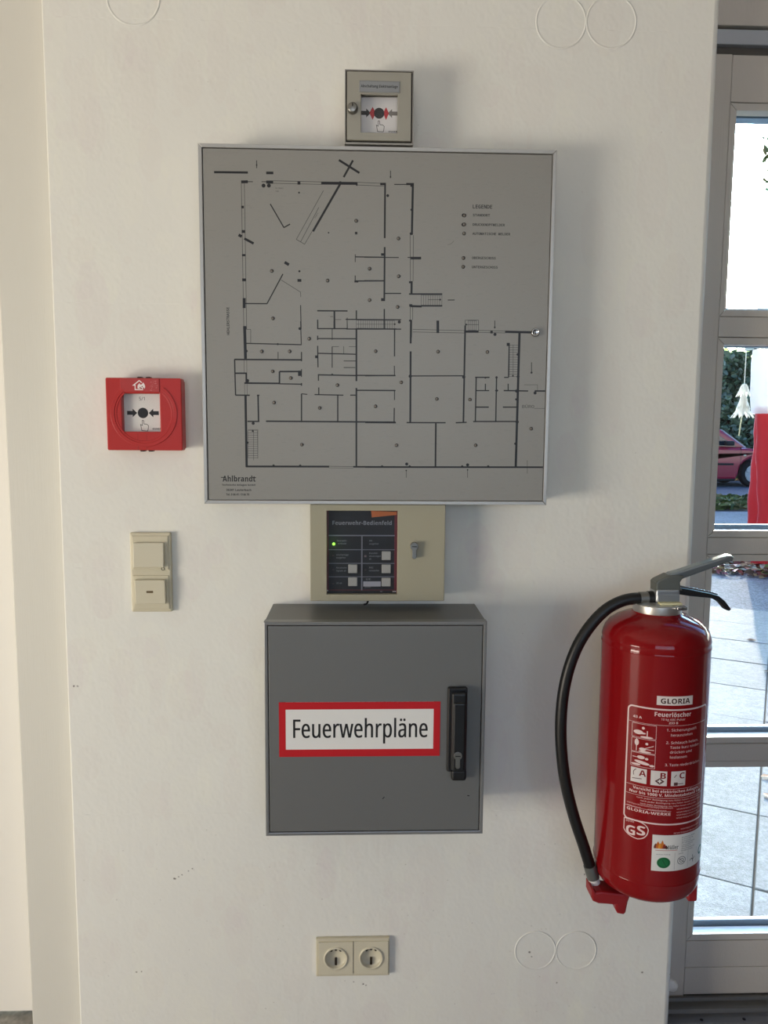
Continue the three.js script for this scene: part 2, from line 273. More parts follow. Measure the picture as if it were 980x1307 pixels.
  const hl = scatter('leaves', '', '', 15000, [0, 0, 0], ['#5c7355', '#6f8a66', '#4f6748', '#86a07f', '#9db09c'], () => { const top = rnd() < 0.05; return { x: rr(7, 15), y: top ? 3.25 + rr(0, 0.25) + (rnd() < 0.2 ? rr(0, 1.1) : 0) : rr(0.02, 3.4), z: top ? rr(-20.5, -19.1) : rr(-19.3, -18.95), rx: rr(-1.6, 1.6), ry: rr(0, 6.3), rz: rr(-1.6, 1.6), s: rr(0.1, 0.24) }; }, phys({ color: 0xffffff, roughness: 0.4, transmission: 0.1, thickness: 0, side: THREE.DoubleSide }));
  hl.userData = { kind: 'stuff' }; hl.name = 'leaves'; hedge.add(hl); hl.position.set(-10, 0, 19.6);
  // a tree farther right whose outermost twigs reach into the top pane
  const tree = thing('tree', 'bare-branched tree whose last leaves show in the topmost pane of the door', 'tree', [13.5, 0, -21.5]);
  const bark = std({ color: 0x4b4238, roughness: 0.95 }), V = (x, y, z) => new THREE.Vector3(x, y, z);
  part(tree, 'trunk', new THREE.TubeGeometry(new THREE.CatmullRomCurve3([V(13.5, -0.05, -21.5), V(13.55, 2.5, -21.5), V(13.3, 5.5, -21.4), V(13.4, 9, -21.3)]), 20, 0.17, 10), bark);
  for (const b of [[V(13.35, 5, -21.4), V(12.4, 6.6, -20.8), V(11.6, 8, -20.3), V(11.2, 8.9, -20)], [V(13.35, 6.3, -21.4), V(14.4, 7.8, -21.2), V(15, 9.3, -21)], [V(12.4, 6.6, -20.8), V(12, 8.4, -20.6), V(11.9, 9.8, -20.5)]]) part(tree, 'branch', new THREE.TubeGeometry(new THREE.CatmullRomCurve3(b), 12, 0.05, 6), bark);
  const tips = [[11.25, 8.9, -20], [11.9, 9.6, -20.5], [11.6, 8.2, -20.3], [12.9, 9.6, -21], [13.5, 9.3, -21.3], [14.8, 9, -21]];
  const tl = scatter('leaves', '', '', 420, [0, 0, 0], ['#4a5a32', '#5f6c40', '#7a7146'], () => { const t = tips[Math.floor(rnd() * tips.length)]; return { x: t[0] + rr(-0.35, 0.35), y: t[1] + rr(-0.35, 0.35), z: t[2] + rr(-0.3, 0.3), rx: rr(-1.6, 1.6), ry: rr(0, 6), rz: rr(-1.6, 1.6), s: rr(0.12, 0.22) }; }, leafMat);
  tl.userData = { kind: 'stuff' }; tree.add(tl); tl.position.set(-13.5, 0, 21.5); tl.name = 'leaves';

  // single leaves lying on the slabs
  const leafMats = ['#6b4a33', '#8a5a3c', '#c7a184', '#4a3a2e'].map((c) => std({ color: c, roughness: 0.8, side: THREE.DoubleSide }));
  [[2.02, -3.3, 0.07, 'dark fallen leaf on the pale slabs, the one closest to the asphalt path'], [2.42, -3.05, 0.055, 'small fallen leaf on the pale slabs, second closest to the asphalt path'], [1.88, -2.62, 0.06, 'brown fallen leaf at the left of the pale slabs behind the handle tip'], [2.2, -2.42, 0.08, 'largest dark fallen leaf on the middle of the sunny slabs'], [1.66, -1.66, 0.06, 'dark fallen leaf on the slabs just above the lowest door rail but one'], [1.445, -1.05, 0.045, 'pale tan fallen leaf on the slab joint in the bottom pane, nearer the door'], [1.52, -1.2, 0.045, 'pale tan fallen leaf beside the slab joint in the bottom pane, farther from the door']].forEach(([x, z, s, label], i) => {
    const m = shade(new THREE.Mesh(leafG, leafMats[[3, 0, 1, 3, 3, 2, 2][i]])); m.name = numbered('fallen_leaf'); m.position.set(x, -0.002, z); m.scale.setScalar(s); m.rotation.y = i * 1.3;
    m.userData = { label, category: 'leaf', group: 'fallen leaves on the paving' }; scene.add(m);
  });
}
{ // red hatchback parked across the road, facing right
  const Z = -16, c = thing('car', 'red hatchback car parked across the road in front of the hedge', 'car', [8, -0.01, Z - 0.8]);
  const paint = phys({ color: 0xb0163a, roughness: 0.35, clearcoat: 1, clearcoatRoughness: 0.05 }), glassDark = phys({ color: 0x27343c, roughness: 0.05, clearcoat: 1 }), trim = std({ color: 0x17181a, roughness: 0.6 });
  const body = new THREE.Shape();
  body.moveTo(6.05, 0.3); body.quadraticCurveTo(5.95, 0.6, 6.02, 0.85); body.quadraticCurveTo(6.06, 0.93, 6.3, 0.95); body.lineTo(8.98, 0.9); body.quadraticCurveTo(9.5, 0.84, 9.82, 0.66); body.quadraticCurveTo(9.95, 0.55, 9.92, 0.28);
  body.lineTo(9.56, 0.2); body.absarc(9.18, 0.3, 0.37, 0, Math.PI, false); body.lineTo(8.75, 0.17); body.lineTo(7.2, 0.17); body.absarc(6.78, 0.3, 0.37, 0, Math.PI, false); body.closePath();
  part(c, 'body', ex(body, Z - 1.6, Z, 0.06, [], 20), paint);
  const cab = poly([[6.12, 0.93], [6.3, 1.36], [6.6, 1.45], [7.6, 1.5], [8.15, 1.44], [8.42, 1.3], [9.02, 0.89]]);
  part(c, 'roof', ex(cab, Z - 1.52, Z - 0.09, 0.07), paint);
  part(c, 'side_window', ex(poly([[7.62, 0.95], [7.62, 1.37], [8.02, 1.34], [8.24, 1.24], [8.78, 0.92]]), Z - 0.11, Z - 0.078, 0.005), glassDark, 'front side window');
  part(c, 'side_window', ex(poly([[6.5, 0.96], [6.55, 1.34], [7.5, 1.38], [7.5, 0.96]]), Z - 0.11, Z - 0.078, 0.005), glassDark, 'rear side window');
  const ws = new THREE.BoxGeometry(0.72, 0.02, 1.2).rotateZ(-0.6).translate(8.74, 1.115, Z - 0.8);
  part(c, 'windscreen', ws, phys({ color: 0x9fb4c2, roughness: 0.05, clearcoat: 1 }));
  part(c, 'wing_mirror', rb(8.42, 8.62, 0.95, 1.06, Z - 0.02, Z + 0.14, 0.04), trim);
  part(c, 'side_moulding', rb(7.3, 8.68, 0.5, 0.545, Z - 0.02, Z + 0.012, 0.01), trim);
  part(c, 'door_handle', rb(7.5, 7.68, 0.72, 0.76, Z - 0.02, Z + 0.02, 0.01), paint);
  part(c, 'door_seam', bx(8.83, 8.838, 0.25, 0.9, Z - 0.05, Z + 0.002), trim); part(c, 'door_seam', bx(7.55, 7.558, 0.2, 0.93, Z - 0.05, Z + 0.002), trim);
  part(c, 'side_repeater', rb(8.9, 8.96, 0.71, 0.745, Z - 0.02, Z + 0.012, 0.008), std({ color: 0xf3e2c0, roughness: 0.2 }));
  part(c, 'headlight', rb(9.5, 9.86, 0.6, 0.74, Z - 0.32, Z - 0.03, 0.05), std({ color: 0xdfe4e6, roughness: 0.1 }));
  part(c, 'sill', rb(7.2, 8.75, 0.13, 0.2, Z - 1.5, Z - 0.03, 0.02), trim);
  for (const x of [6.78, 9.18]) for (const z of [Z - 0.02, Z - 1.42]) {
    const w = part(c, 'wheel', turned([[0.17, -0.19], [0.29, -0.19], [0.31, -0.16], [0.31, -0.03], [0.29, 0], [0.21, 0], [0.2, -0.03], [0.2, -0.16]], x, 0.305, z, 40), std({ color: 0x141416, roughness: 0.9, side: THREE.DoubleSide }));
    const hub = [cyl(x, 0.305, z - 0.05, z - 0.03, 0.2), cyl(x, 0.305, z - 0.03, z - 0.005, 0.06)];
    for (let k = 0; k < 7; k++) hub.push(new THREE.BoxGeometry(0.13, 0.05, 0.03).translate(0.12, 0, 0).rotateZ(k * 0.8976).translate(x, 0.305, z - 0.025));
    part(w, 'hubcap', merge(hub), std({ color: 0xb9bdc2, roughness: 0.35, metalness: 0.5 }));
  }
}
{ // tall cloth hanging in folds outside
  const t = thing('cloth_banner', 'tall red cloth hanging in folds under a white top outside the glazed door', 'banner', [4.08, 0.02, -5.6]);
  const drape = (r, y0, y1, lobes, amp) => {
    const nu = 96, nv = 30, pos = [], idx = [];
    for (let j = 0; j <= nv; j++) for (let i = 0; i <= nu; i++) {
      const a = i / nu * 6.2832, v = j / nv, y = y0 + (y1 - y0) * v, q = r * (1 + amp * Math.sin(a * lobes + 1.5 * Math.sin(v * 5)) + amp * 0.3 * Math.sin(v * 17 + a * 3) * Math.sin(v * 9 + 1));
      pos.push(4.08 + q * Math.cos(a), y, -5.6 + 0.8 * q * Math.sin(a));
    }
    for (let j = 0; j < nv; j++) for (let i = 0; i < nu; i++) { const a = j * (nu + 1) + i, b = a + nu + 1; idx.push(a, b, a + 1, b, b + 1, a + 1); }
    const g = new THREE.BufferGeometry(); g.setAttribute('position', new THREE.Float32BufferAttribute(pos, 3)); g.setAttribute('uv', new THREE.Float32BufferAttribute(pos.flatMap((_, i) => (i % 3 ? [] : [pos[i], pos[i + 1]])), 2)); g.setIndex(idx); g.computeVertexNormals();
    return g;
  };
  part(t, 'red_cloth', drape(0.34, 0.04, 1.5, 9, 0.1), phys({ color: 0xc81626, roughness: 0.75, transmission: 0.4, thickness: 0, side: THREE.DoubleSide }));
  part(t, 'white_cloth', drape(0.41, 1.436, 2.7, 5, 0.035), phys({ color: 0xf8f6f2, roughness: 0.85, transmission: 0.5, thickness: 0, side: THREE.DoubleSide }));
  part(t, 'pole', new THREE.CylinderGeometry(0.025, 0.025, 2.78, 16).translate(4.08, 1.39, -5.6), M.steel);
}
{ // paper blossom hanging in the second pane
  const cx = 0.8505, cz = -0.205, t = thing('hanging_ornament', 'white paper blossom hanging on a string outside the second pane', 'ornament', [cx, 1.258, cz]);
  const petalMat = phys({ color: 0xf6f3ee, roughness: 0.8, transmission: 0.4, thickness: 0, side: THREE.DoubleSide });
  const tier = (y, n, len, spread, w, off) => {
    for (let k = 0; k < n; k++) {
      const a = k / n * 6.283 + off, pos = [], idx = [];
      for (let j = 0; j <= 6; j++) { const v = j / 6, r = 0.003 + spread * Math.pow(v, 1.3), yy = y - len * v + 0.004 * Math.sin(v * 3), ww = w * Math.sin(Math.PI * Math.min(1, 0.18 + v * 0.8)); for (const s of [-1, 0, 1]) { const lx = r - Math.abs(s) * 0.002, lz = s * ww; pos.push(cx + lx * Math.cos(a) - lz * Math.sin(a), yy, cz + lx * Math.sin(a) + lz * Math.cos(a)); } }
      for (let j = 0; j < 6; j++) for (let i = 0; i < 2; i++) { const q = j * 3 + i; idx.push(q, q + 3, q + 1, q + 1, q + 3, q + 4); }
      const g = new THREE.BufferGeometry(); g.setAttribute('position', new THREE.Float32BufferAttribute(pos, 3)); g.setIndex(idx); g.computeVertexNormals();
      part(t, 'petal', g, petalMat);
    }
  };
  tier(1.374, 7, 0.028, 0.014, 0.007, 0.2); tier(1.352, 8, 0.034, 0.012, 0.006, 0.5); tier(1.334, 9, 0.034, 0.022, 0.007, 0);
  part(t, 'string', new THREE.CylinderGeometry(0.0009, 0.0009, 0.074, 6).translate(cx, 1.41, cz), M.white);
  part(t, 'stem', new THREE.CylinderGeometry(0.0018, 0.0014, 0.062, 8).rotateZ(-0.09).translate(cx - 0.003, 1.292, cz), std({ color: 0xcfc9a8, roughness: 0.7 }));
  part(t, 'hook', bx(cx - 0.003, cx + 0.003, 1.446, 1.452, cz - 0.004, -0.166), M.steel);
}

// ---------- fire plan board ----------
{
  const X0 = -0.281, X1 = 0.3505, Y0 = 1.132, Y1 = 1.764;
  const t = thing('fire_plan_board', 'large square grey board printed with a black floor plan of the building', 'sign board', [0.0348, Y0, 0]);
  part(t, 'back_box', rb(X0 + 0.002, X1 - 0.002, Y0 + 0.002, Y1 - 0.002, 0, 0.058, 0.002), M.boardSide);
  const w = 0.0068, z0 = 0.05, z1 = 0.07;
  for (const pts of [[[X0, Y0], [X1, Y0], [X1 - w, Y0 + w], [X0 + w, Y0 + w]], [[X0, Y1], [X0 + w, Y1 - w], [X1 - w, Y1 - w], [X1, Y1]], [[X0, Y0], [X0 + w, Y0 + w], [X0 + w, Y1 - w], [X0, Y1]], [[X1, Y0], [X1, Y1], [X1 - w, Y1 - w], [X1 - w, Y0 + w]]]) part(t, 'edge_rail', ex(poly(pts), z0, z1, 0.0012), M.alu, 'slim aluminium edge rail');
  const tex = canvasTex(1896, 1896, (g) => {
    g.fillStyle = '#918f89'; g.fillRect(0, 0, 1896, 1896);
    for (let i = 0; i < 5000; i++) { g.fillStyle = rnd() < 0.5 ? 'rgba(160,158,152,0.06)' : 'rgba(110,108,104,0.06)'; g.fillRect(rnd() * 1896, rnd() * 1896, rr(2, 30), rr(2, 8)); }
    g.scale(3, 3); g.strokeStyle = g.fillStyle = '#0c0c0e'; g.lineCap = 'butt';
    const l = (a, b, c, d, q) => { g.lineWidth = Math.max(0.5, q * 1.02); g.globalAlpha = q < 0.8 ? 0.75 : 1; g.beginPath(); g.moveTo(a, b); g.lineTo(c, d); g.stroke(); g.globalAlpha = 1; };
    const d = (x, y, r) => { g.beginPath(); g.arc(x, y, r, 0, 7); g.fill(); };
    const h = (a, b, c, e, n) => { g.globalAlpha = 0.7; g.lineWidth = 0.5; g.strokeRect(a, b, c - a, e - b); const k = Math.abs(n); for (let i = 1; i < k; i++) { g.beginPath(); if (n > 0) { const x = a + (c - a) * i / k; g.moveTo(x, b); g.lineTo(x, e); } else { const y = b + (e - b) * i / k; g.moveTo(a, y); g.lineTo(c, y); } g.stroke(); } g.globalAlpha = 1; };
    l(27.4,48,86.2,47.6,3.5); l(118.3,47.7,130.7,47.5,4.2); l(101.8,27,101.7,39.9,1.1); l(130.6,60.7,215.4,61.2,0.7); l(130.6,65,215.4,65.4,0.7); l(277.9,60.8,325.3,61.9,0.7); 
    l(277.9,65.3,325.4,66.5,0.7); l(74.3,63.7,86,63.1,4.6); l(86,63.1,94.7,63,1.1); l(110.1,62.7,118.2,62.6,1.1); l(118.2,63.2,130.3,63,4.9); l(173,63.6,178,63.5,5.6); 
    l(214.7,63.2,277.9,62.7,4.6); l(275.9,64.1,278.6,64,4.9); l(248.2,59.7,248.2,63.9,3.2); l(248.2,63.9,200,145.8,3.5); l(245.8,23.7,281.9,44.8,3.5); 
    l(270.4,23.9,254.2,52.4,3.2); l(218.4,76.1,170.4,160.1,0.7); l(170.4,160.1,185,168.1,0.7); l(185,168.1,210.2,126,0.7); l(210.3,104.7,177.9,164.3,0.7); 
    l(124.9,100.2,148.6,140.1,1.8); l(148.6,140.1,159.4,134,1.8); l(74.6,66.3,75.8,317.3,0.7); l(79.9,66.2,80.9,317.3,0.7); l(74,106.2,78.4,106.2,4.2); 
    l(74.2,147.8,79.9,148,4.6); l(68.7,153.8,74.1,156.6,4.6); l(78.8,159.9,94.9,168.2,3.9); l(74.3,188.6,80.1,188.5,3.5); l(74.1,231.3,80.6,231.2,4.6); 
    l(77.1,263,76.9,280.4,4.9); l(74.8,315.3,80.3,315.3,5.6); l(79.4,272.3,117.6,272.2,1.8); l(117.6,272.2,146.3,220.1,1.8); l(142.8,230.4,177.5,251.3,0.7); 
    l(177.5,251.3,177.8,259.7,0.7); l(149.5,199.8,157,204,4.6); l(172.1,231,178.9,230.9,4.6); l(274.5,147.7,278.5,147.6,4.2); l(274.9,184.4,274.9,197.7,1.1); 
    l(274.9,188.7,326.2,188.6,1.8); l(275,221,275,232.7,1.4); l(275,230.7,326.5,229.6,2.1); l(273.7,231.3,280.5,231.3,3.5); l(177.4,274.1,178.2,316.2,1.4); 
    l(207.2,283.5,261.4,283.2,2.1); l(237.7,283.1,238.1,315.5,2.8); l(207.8,299,208.1,315.8,1.8); l(260.8,295,260.8,315.2,1.1); l(230.5,293.6,235.7,293.6,0.7); 
    l(239.1,298.6,250.1,298.5,0.7); l(277.3,282,277.3,298.2,2.1); l(336.7,40,336.8,52.8,1.1); l(318.8,63,328.7,62.8,3.9); l(327.3,62.8,327.3,155.5,2.8); 
    l(343.6,63.2,364.8,62.9,1.4); l(364.8,62.2,378.3,62,3.5); l(376.5,62,375.7,148.9,3.5); l(372.5,149.7,374,229.4,0.7); l(378.5,149.6,378.7,229.3,0.7); 
    l(368.6,188.4,375,188.3,1.4); l(374,189.4,392.6,189.1,4.2); l(327.4,171,327.3,265,2.8); l(321.1,183.9,326,183.8,4.2); l(291.1,189.2,352.5,188.7,1.4); 
    l(291.3,229.8,327.1,229.7,1.8); l(321.6,262.6,328,262.5,4.9); l(328.7,251.6,357.4,251.3,1.8); l(371.5,231.5,378,231.4,3.5); l(376.2,231.5,376.1,253.1,3.5); 
    l(371.8,252.1,431.5,251.4,2.5); l(406.4,261.5,428.8,261.2,0.7); l(441.8,261.8,454,261.6,1.4); l(372.3,272.1,377.7,272.1,4.2); l(374.1,273.2,394.7,273.6,3.5); 
    l(393.9,272.6,431.8,272.1,2.5); l(374.2,274.9,374.4,297.8,0.7); l(378.5,274.9,378.7,297.7,0.7); l(327.4,279,327.7,313.1,2.1); l(258.2,298.1,357.8,297.6,1.8); 
    l(259.3,315,358,314.2,1.8); l(277.3,306.3,344.9,305.5,0.4); l(372.3,298.9,377.3,298.8,2.8); l(375.9,298.8,375.8,328.5,3.5); l(424.2,298.3,424.6,320.2,4.6); 
    l(378.9,314.3,472.4,315.4,0.7); l(379,318.9,472.4,319.7,0.7); l(472.4,317.2,498.5,316.9,3.9); l(498.5,314.8,546.9,315.3,0.7); l(498.6,318.3,547,318.8,0.7); 
    l(546.9,316.7,594.3,317.2,3.9); l(520,317.4,524.4,317.3,4.9); l(527.5,297.1,527.9,310.9,1.1); l(346.4,314.7,346.5,362.6,1.8); l(473.8,297,498.1,296.7,0.7); 
    l(473.8,297,474.2,315.4,0.7); l(498.1,296.7,498.5,315.1,0.7); l(474,304.8,498.3,304.5,0.7); l(207.8,314.9,261.5,314.3,1.8); l(233.9,315.3,233.9,334.6,1.1); 
    l(207.8,327.4,207.7,334.9,1.8); l(207.7,332.5,277.1,332.1,1.8); l(207.7,345.4,208.3,383.5,1.8); l(208.4,358.6,277.2,359.6,1.8); l(203.2,364.8,207.7,364.8,4.6); 
    l(233.9,346.5,233.9,384,1.4); l(233.9,346.5,246,346.3,0.7); l(254.6,345.6,254.7,359.9,0.7); l(264,346.1,277.1,346,0.7); l(254.7,371.8,276.5,371.6,1.1); 
    l(254.7,383.4,275.5,383.2,1.1); l(209,396.9,277.3,397.6,2.1); l(209,395.8,209,407.5,1.8); l(209.6,419.5,209.6,432.2,1.8); l(202,432.3,254.1,432.9,1.8); 
    l(266.6,432.8,277.4,432.7,1.8); l(244,432.9,244,480.3,2.1); l(277.4,314.8,277.7,407.5,2.8); l(275.3,314.8,349.6,314,2.1); l(277.3,397.2,348.6,396.9,2.1); 
    l(277.7,419.9,278.1,563.3,2.8); l(277.7,424,348.8,423.8,2.1); l(177.3,302.4,178.4,343,1.4); l(260.8,301.4,261.2,314.3,1.1); l(207.8,302.1,207.8,315.6,1.8); 
    l(237.7,301.7,237.7,314.2,2.8); l(77.2,312,78.2,369.5,4.9); l(80.9,317.7,88.1,317.6,0.7); l(88.1,317.6,87.8,341.2,0.7); l(79.9,342.3,178.8,343.7,1.8); 
    l(136.7,357,136.6,368.9,1.1); l(178.7,356.6,178.7,372.9,1.8); l(58.3,371,178.7,370.5,2.5); l(58.6,371,59.5,434.5,2.1); l(59.2,434.5,85,434.6,2.1); 
    l(59.7,395.5,80.3,395.3,2.5); l(79.3,395.3,79.1,413.8,2.8); l(75.6,412.8,138.7,412.9,2.8); l(138.7,413.6,178.5,413.9,1.8); l(178.5,411.9,178.5,416.7,1.8); 
    l(138.9,391.7,138.7,412.9,2.5); l(138.9,391.7,176.8,391.3,2.5); l(172.3,394.5,178.6,394.4,9.1); l(178.6,387.2,178.5,400.9,1.4); l(75.5,371.2,75.5,395,0.5); 
    l(80.3,371.2,80.3,395,0.5); l(75.9,414.5,76,434.4,0.5); l(80.4,414.5,80.5,434.3,0.5); l(77.4,434.4,77.9,564.3,3.9); l(98.1,434.5,102.3,434.5,2.1); 
    l(99.9,434.5,100.4,481.4,2.5); l(80.3,481.5,101.8,481.4,2.1); l(113.9,480.9,349.3,480.9,2.5); l(178.4,431.1,188.8,432,1.4); l(178.4,431.1,178.2,480.1,2.1); 
    l(76.5,563.3,228.3,562.8,3.2); l(228.3,562.1,272.5,562.6,0.7); l(228.3,564.9,272.5,565.4,0.5); l(272.5,562.9,350,562.9,2.8); l(80.8,496.4,98.9,496.3,0.5); 
    l(98.9,496.3,98.3,548.5,0.5); l(91.2,498.8,90.6,552,0.5); l(346.1,314.1,346.5,362.7,1.8); l(346.3,379.5,346.8,397.3,1.4); l(293.9,397.8,347.1,396.6,1.8); 
    l(375.6,303.9,375.6,339.3,3.2); l(375.7,353.5,376.4,482.1,3.2); l(474,306.3,473.9,481.4,2.8); l(375.5,397.4,473.8,396.2,1.8); l(294,424,347.4,423.5,1.8); 
    l(347,423.5,347.1,440.8,1.4); l(346.9,455.2,346.8,482,1.8); l(294.2,482,350.1,482,2.1); l(369.8,481.5,441.2,481.3,2.1); l(459.9,481.2,479.8,480.3,2.1); 
    l(423.3,482.5,423.7,562.2,2.8); l(494,398.8,520.3,398.6,2.1); l(495.8,398.8,495.9,478.3,2.1); l(512.9,410.2,513.1,422.1,1.8); l(496.3,422.6,520.1,422.4,1.8); 
    l(533.1,398.5,533.5,478.1,2.1); l(531.1,422.3,536.6,422.2,1.8); l(496.9,452.6,520,452.4,2.1); l(547.1,398.4,555.5,398.3,1.8); l(554.7,409.8,555,421.7,1.8); 
    l(546.9,422.1,591.7,422.5,2.1); l(546.1,452.2,572.3,452,2.1); l(491.9,478.7,573,478.1,2.1); l(573.2,317.6,572.5,561.4,3.9); l(550.4,339.2,555.9,339.2,5.3); 
    l(554.8,341,555.5,397.6,1.8); l(596.6,370.9,597.1,390.7,1.1); l(584.1,411.3,608.7,411.1,0.5); l(608.7,411.1,609,421.2,0.5); l(603.9,422.4,624.2,422.2,2.5); 
    l(294.6,563.2,623.5,561.8,2.8); l(369.9,568,370.1,582.3,0.7); l(483.2,566.3,483.5,581.8,0.7); l(593.7,549.1,594.4,573.8,0.5); l(603.7,453.9,624,454.1,0.4); 
    l(562.1,339.8,563.5,397.5,0.4); d(175.6,80.1,1.5); d(175.6,215,1.8); d(227.5,147.7,1.2); d(113.4,69.2,3.3); d(122.8,69,3.3); d(101.7,34.7,1.2); d(332.1,82.5,2.4); 
    d(374,64.7,2.1); d(374.8,106,2.1); d(374.2,147.2,2.4); d(354.6,301.5,2.7); d(346.4,305.5,1.5); d(528.5,321.5,2.7); d(428,261.3,1.5); d(475.8,304.7,1.5); 
    d(527.8,309.1,1.5); d(336.8,50.5,1.2); d(175.8,315.2,2.4); d(89.8,498.8,1.8); d(81.2,408.6,3); d(90.7,484.9,2.7); d(79.8,520,2.1); d(126.8,561.6,2.1); d(175.4,561.4,2.1); 
    d(136.2,343.1,1.8); d(233.9,396.3,1.8); d(79.8,355.9,2.4); d(375.5,397.8,3); d(473.1,398.3,3); d(533.1,398.5,2.1); d(534,422.2,2.1); d(573,478.9,3); d(572.7,396.7,2.7); 
    d(325.4,562,2.1); d(376.1,561.7,2.1); d(473.1,561.2,2.1); d(521.3,560.9,2.1); d(370.6,557.3,2.7); d(483.1,558.2,2.7); d(604.7,426,2.7); d(597.1,389.3,1.8); 
    d(570.9,356.9,2.1); d(570.1,437.8,1.8); d(570.7,518.7,2.1); d(512.6,399.4,1.5); d(563.1,395.3,1.5); d(570.4,422.7,2.7); d(369.9,569.1,1.2); d(483.3,567.4,1.2); 
    h(393.7,253.6,431.1,271.4,9); h(277.3,299.3,345.7,313.3,17); h(479.3,297.6,494.1,314.5,4); h(554.1,340.3,572,396.7,-13); h(80.8,498.1,98.3,547.4,-12); 
    const mono = 'monospace', ink = '#131315';
    text(g, 'LEGENDE', 483, 101.5, 8.4, ink, { w: 36, weight: 'bold', font: mono });
    for (const [s, y, q] of [['STANDORT', 115.6, 31], ['DRUCKKNOPFMELDER', 132, 58], ['AUTOMATISCHE MELDER', 147.6, 68], ['OBERGESCHOSS', 189.6, 43], ['UNTERGESCHOSS', 205.4, 47]]) text(g, s, 484, y, 5.6, '#0c0c0e', { w: q, weight: 'bold', font: mono });
    d(467.5, 114, 3.1); d(467.2, 130, 3.1);
    text(g, 'BÜRO', 581, 453, 7, '#3a3a3c', { w: 23, font: mono });
    g.save(); g.translate(49.5, 328); g.rotate(-Math.PI / 2); text(g, 'HEHLERSTRASSE', 0, 0, 6, ink, { w: 49, weight: 'bold', font: mono }); g.restore();
    text(g, 'Ahlbrandt', 34, 591.5, 14.5, ink, { w: 60, weight: 'bold' }); l(31, 583.5, 39, 583.5, 1.2); l(88, 583.5, 94.5, 583.5, 1.2);
    text(g, 'Technische Anlagen GmbH', 32.5, 598.8, 4.4, ink, { w: 61, weight: 'bold' });
    text(g, '36341 Lauterbach', 40, 608.4, 5.4, ink, { w: 46, weight: 'bold' }); text(g, 'Tel. 0 66 41 / 9 66 70', 40, 616.4, 5.2, ink, { w: 42, weight: 'bold' });
    text(g, 'KLINGEL', 134, 74.2, 3, '#444', { w: 15, font: mono }); text(g, 'TÜR', 134, 79.4, 3, '#444', { w: 6, font: mono });
    g.save(); g.translate(204.5, 124); g.rotate(-1.02); text(g, 'RAMPE', 0, 0, 3.6, '#555', { w: 11, font: mono }); g.restore();
    g.strokeStyle = '#5d5c59'; g.lineWidth = 0.6; g.beginPath(); g.moveTo(440, 165); g.quadraticCurveTo(446, 165.5, 451, 158); g.stroke();
  });
  part(t, 'plan_panel', bx(X0 + w + 0.0016, X1 - w - 0.0016, Y0 + w + 0.0012, Y1 - w - 0.0016, 0.058, 0.0685), M.dark).removeFromParent();
  const panel = bx(X0 + w + 0.0016, X1 - w - 0.0012, Y0 + w + 0.001, Y1 - w - 0.0016, 0.0595, 0.0688), uv = panel.attributes.uv, pp = panel.attributes.position;
  for (let i = 0; i < uv.count; i++) uv.setXY(i, (pp.getX(i) - X0) / 0.632, 1 - (Y1 - pp.getY(i)) / 0.632);
  const pm = part(t, 'plan_panel', panel, std({ map: tex, roughness: 0.42, metalness: 0.1 }), 'printed floor plan with legend');
  part(t, 'gap_strip', bx(X0 + w, X1 - w, Y0 + w, Y1 - w, 0.0581, 0.0593), M.dark);  // dark sheet behind the panel darkens the gap at its edges
  const ring = turned([[0.0031, 0], [0.0031, 0.0011], [0.0023, 0.0014]], 0, 0, 0, 20), bead = turned([[0.0024, 0.0002], [0.0023, 0.0012], [0.0015, 0.0022], [0.0001, 0.0026]], 0, 0, 0, 16);
  const ledDark = std({ color: 0x7d7771, roughness: 0.35 });
  const lamp = (x, y) => { const q = part(t, 'indicator_lamp', bead.clone().translate(X0 + x / 1000, Y1 - y / 1000, 0.0686), ledDark); part(q, 'lamp_ring', ring.clone().translate(X0 + x / 1000, Y1 - y / 1000, 0.0686), M.black); };
  lamp(276.4,126.6); lamp(126.6,215.3); lamp(225.7,230.6); lamp(128,297.9); lamp(300.7,209); lamp(300.9,263.8); lamp(351.8,155.8); lamp(352.8,221.3); lamp(351.5,275.2); lamp(469,114.4); lamp(469,129.9); lamp(468.9,145.4); lamp(468.6,188); lamp(468.5,203.4); lamp(192.6,333); lamp(107.5,356.3); lamp(157.4,355.8); lamp(126.8,391.5); lamp(159.2,403.1); lamp(128.8,447.3); lamp(211.3,456.3); lamp(243.3,415.1); lamp(312.5,353.8); lamp(312.7,452.4); lamp(178.7,522.9); lamp(425.4,353.4); lamp(515.3,353.2); lamp(359.2,409); lamp(424.5,438.3); lamp(485.2,438.9); lamp(351.5,523); lamp(497.2,522.1); lamp(599.2,491.1);
  const k = part(t, 'lock', turned([[0.0078, 0], [0.0078, 0.004], [0.0066, 0.006], [0.0052, 0.006], [0.005, 0.0045], [0.0001, 0.0045]], X0 + 0.6017, Y1 - 0.3177, 0.0686, 32), M.chrome, 'round chrome lock');
  part(k, 'key_slot', bx(X0 + 0.601, X0 + 0.6024, Y1 - 0.321, Y1 - 0.3144, 0.0728, 0.0734), M.dark);
}

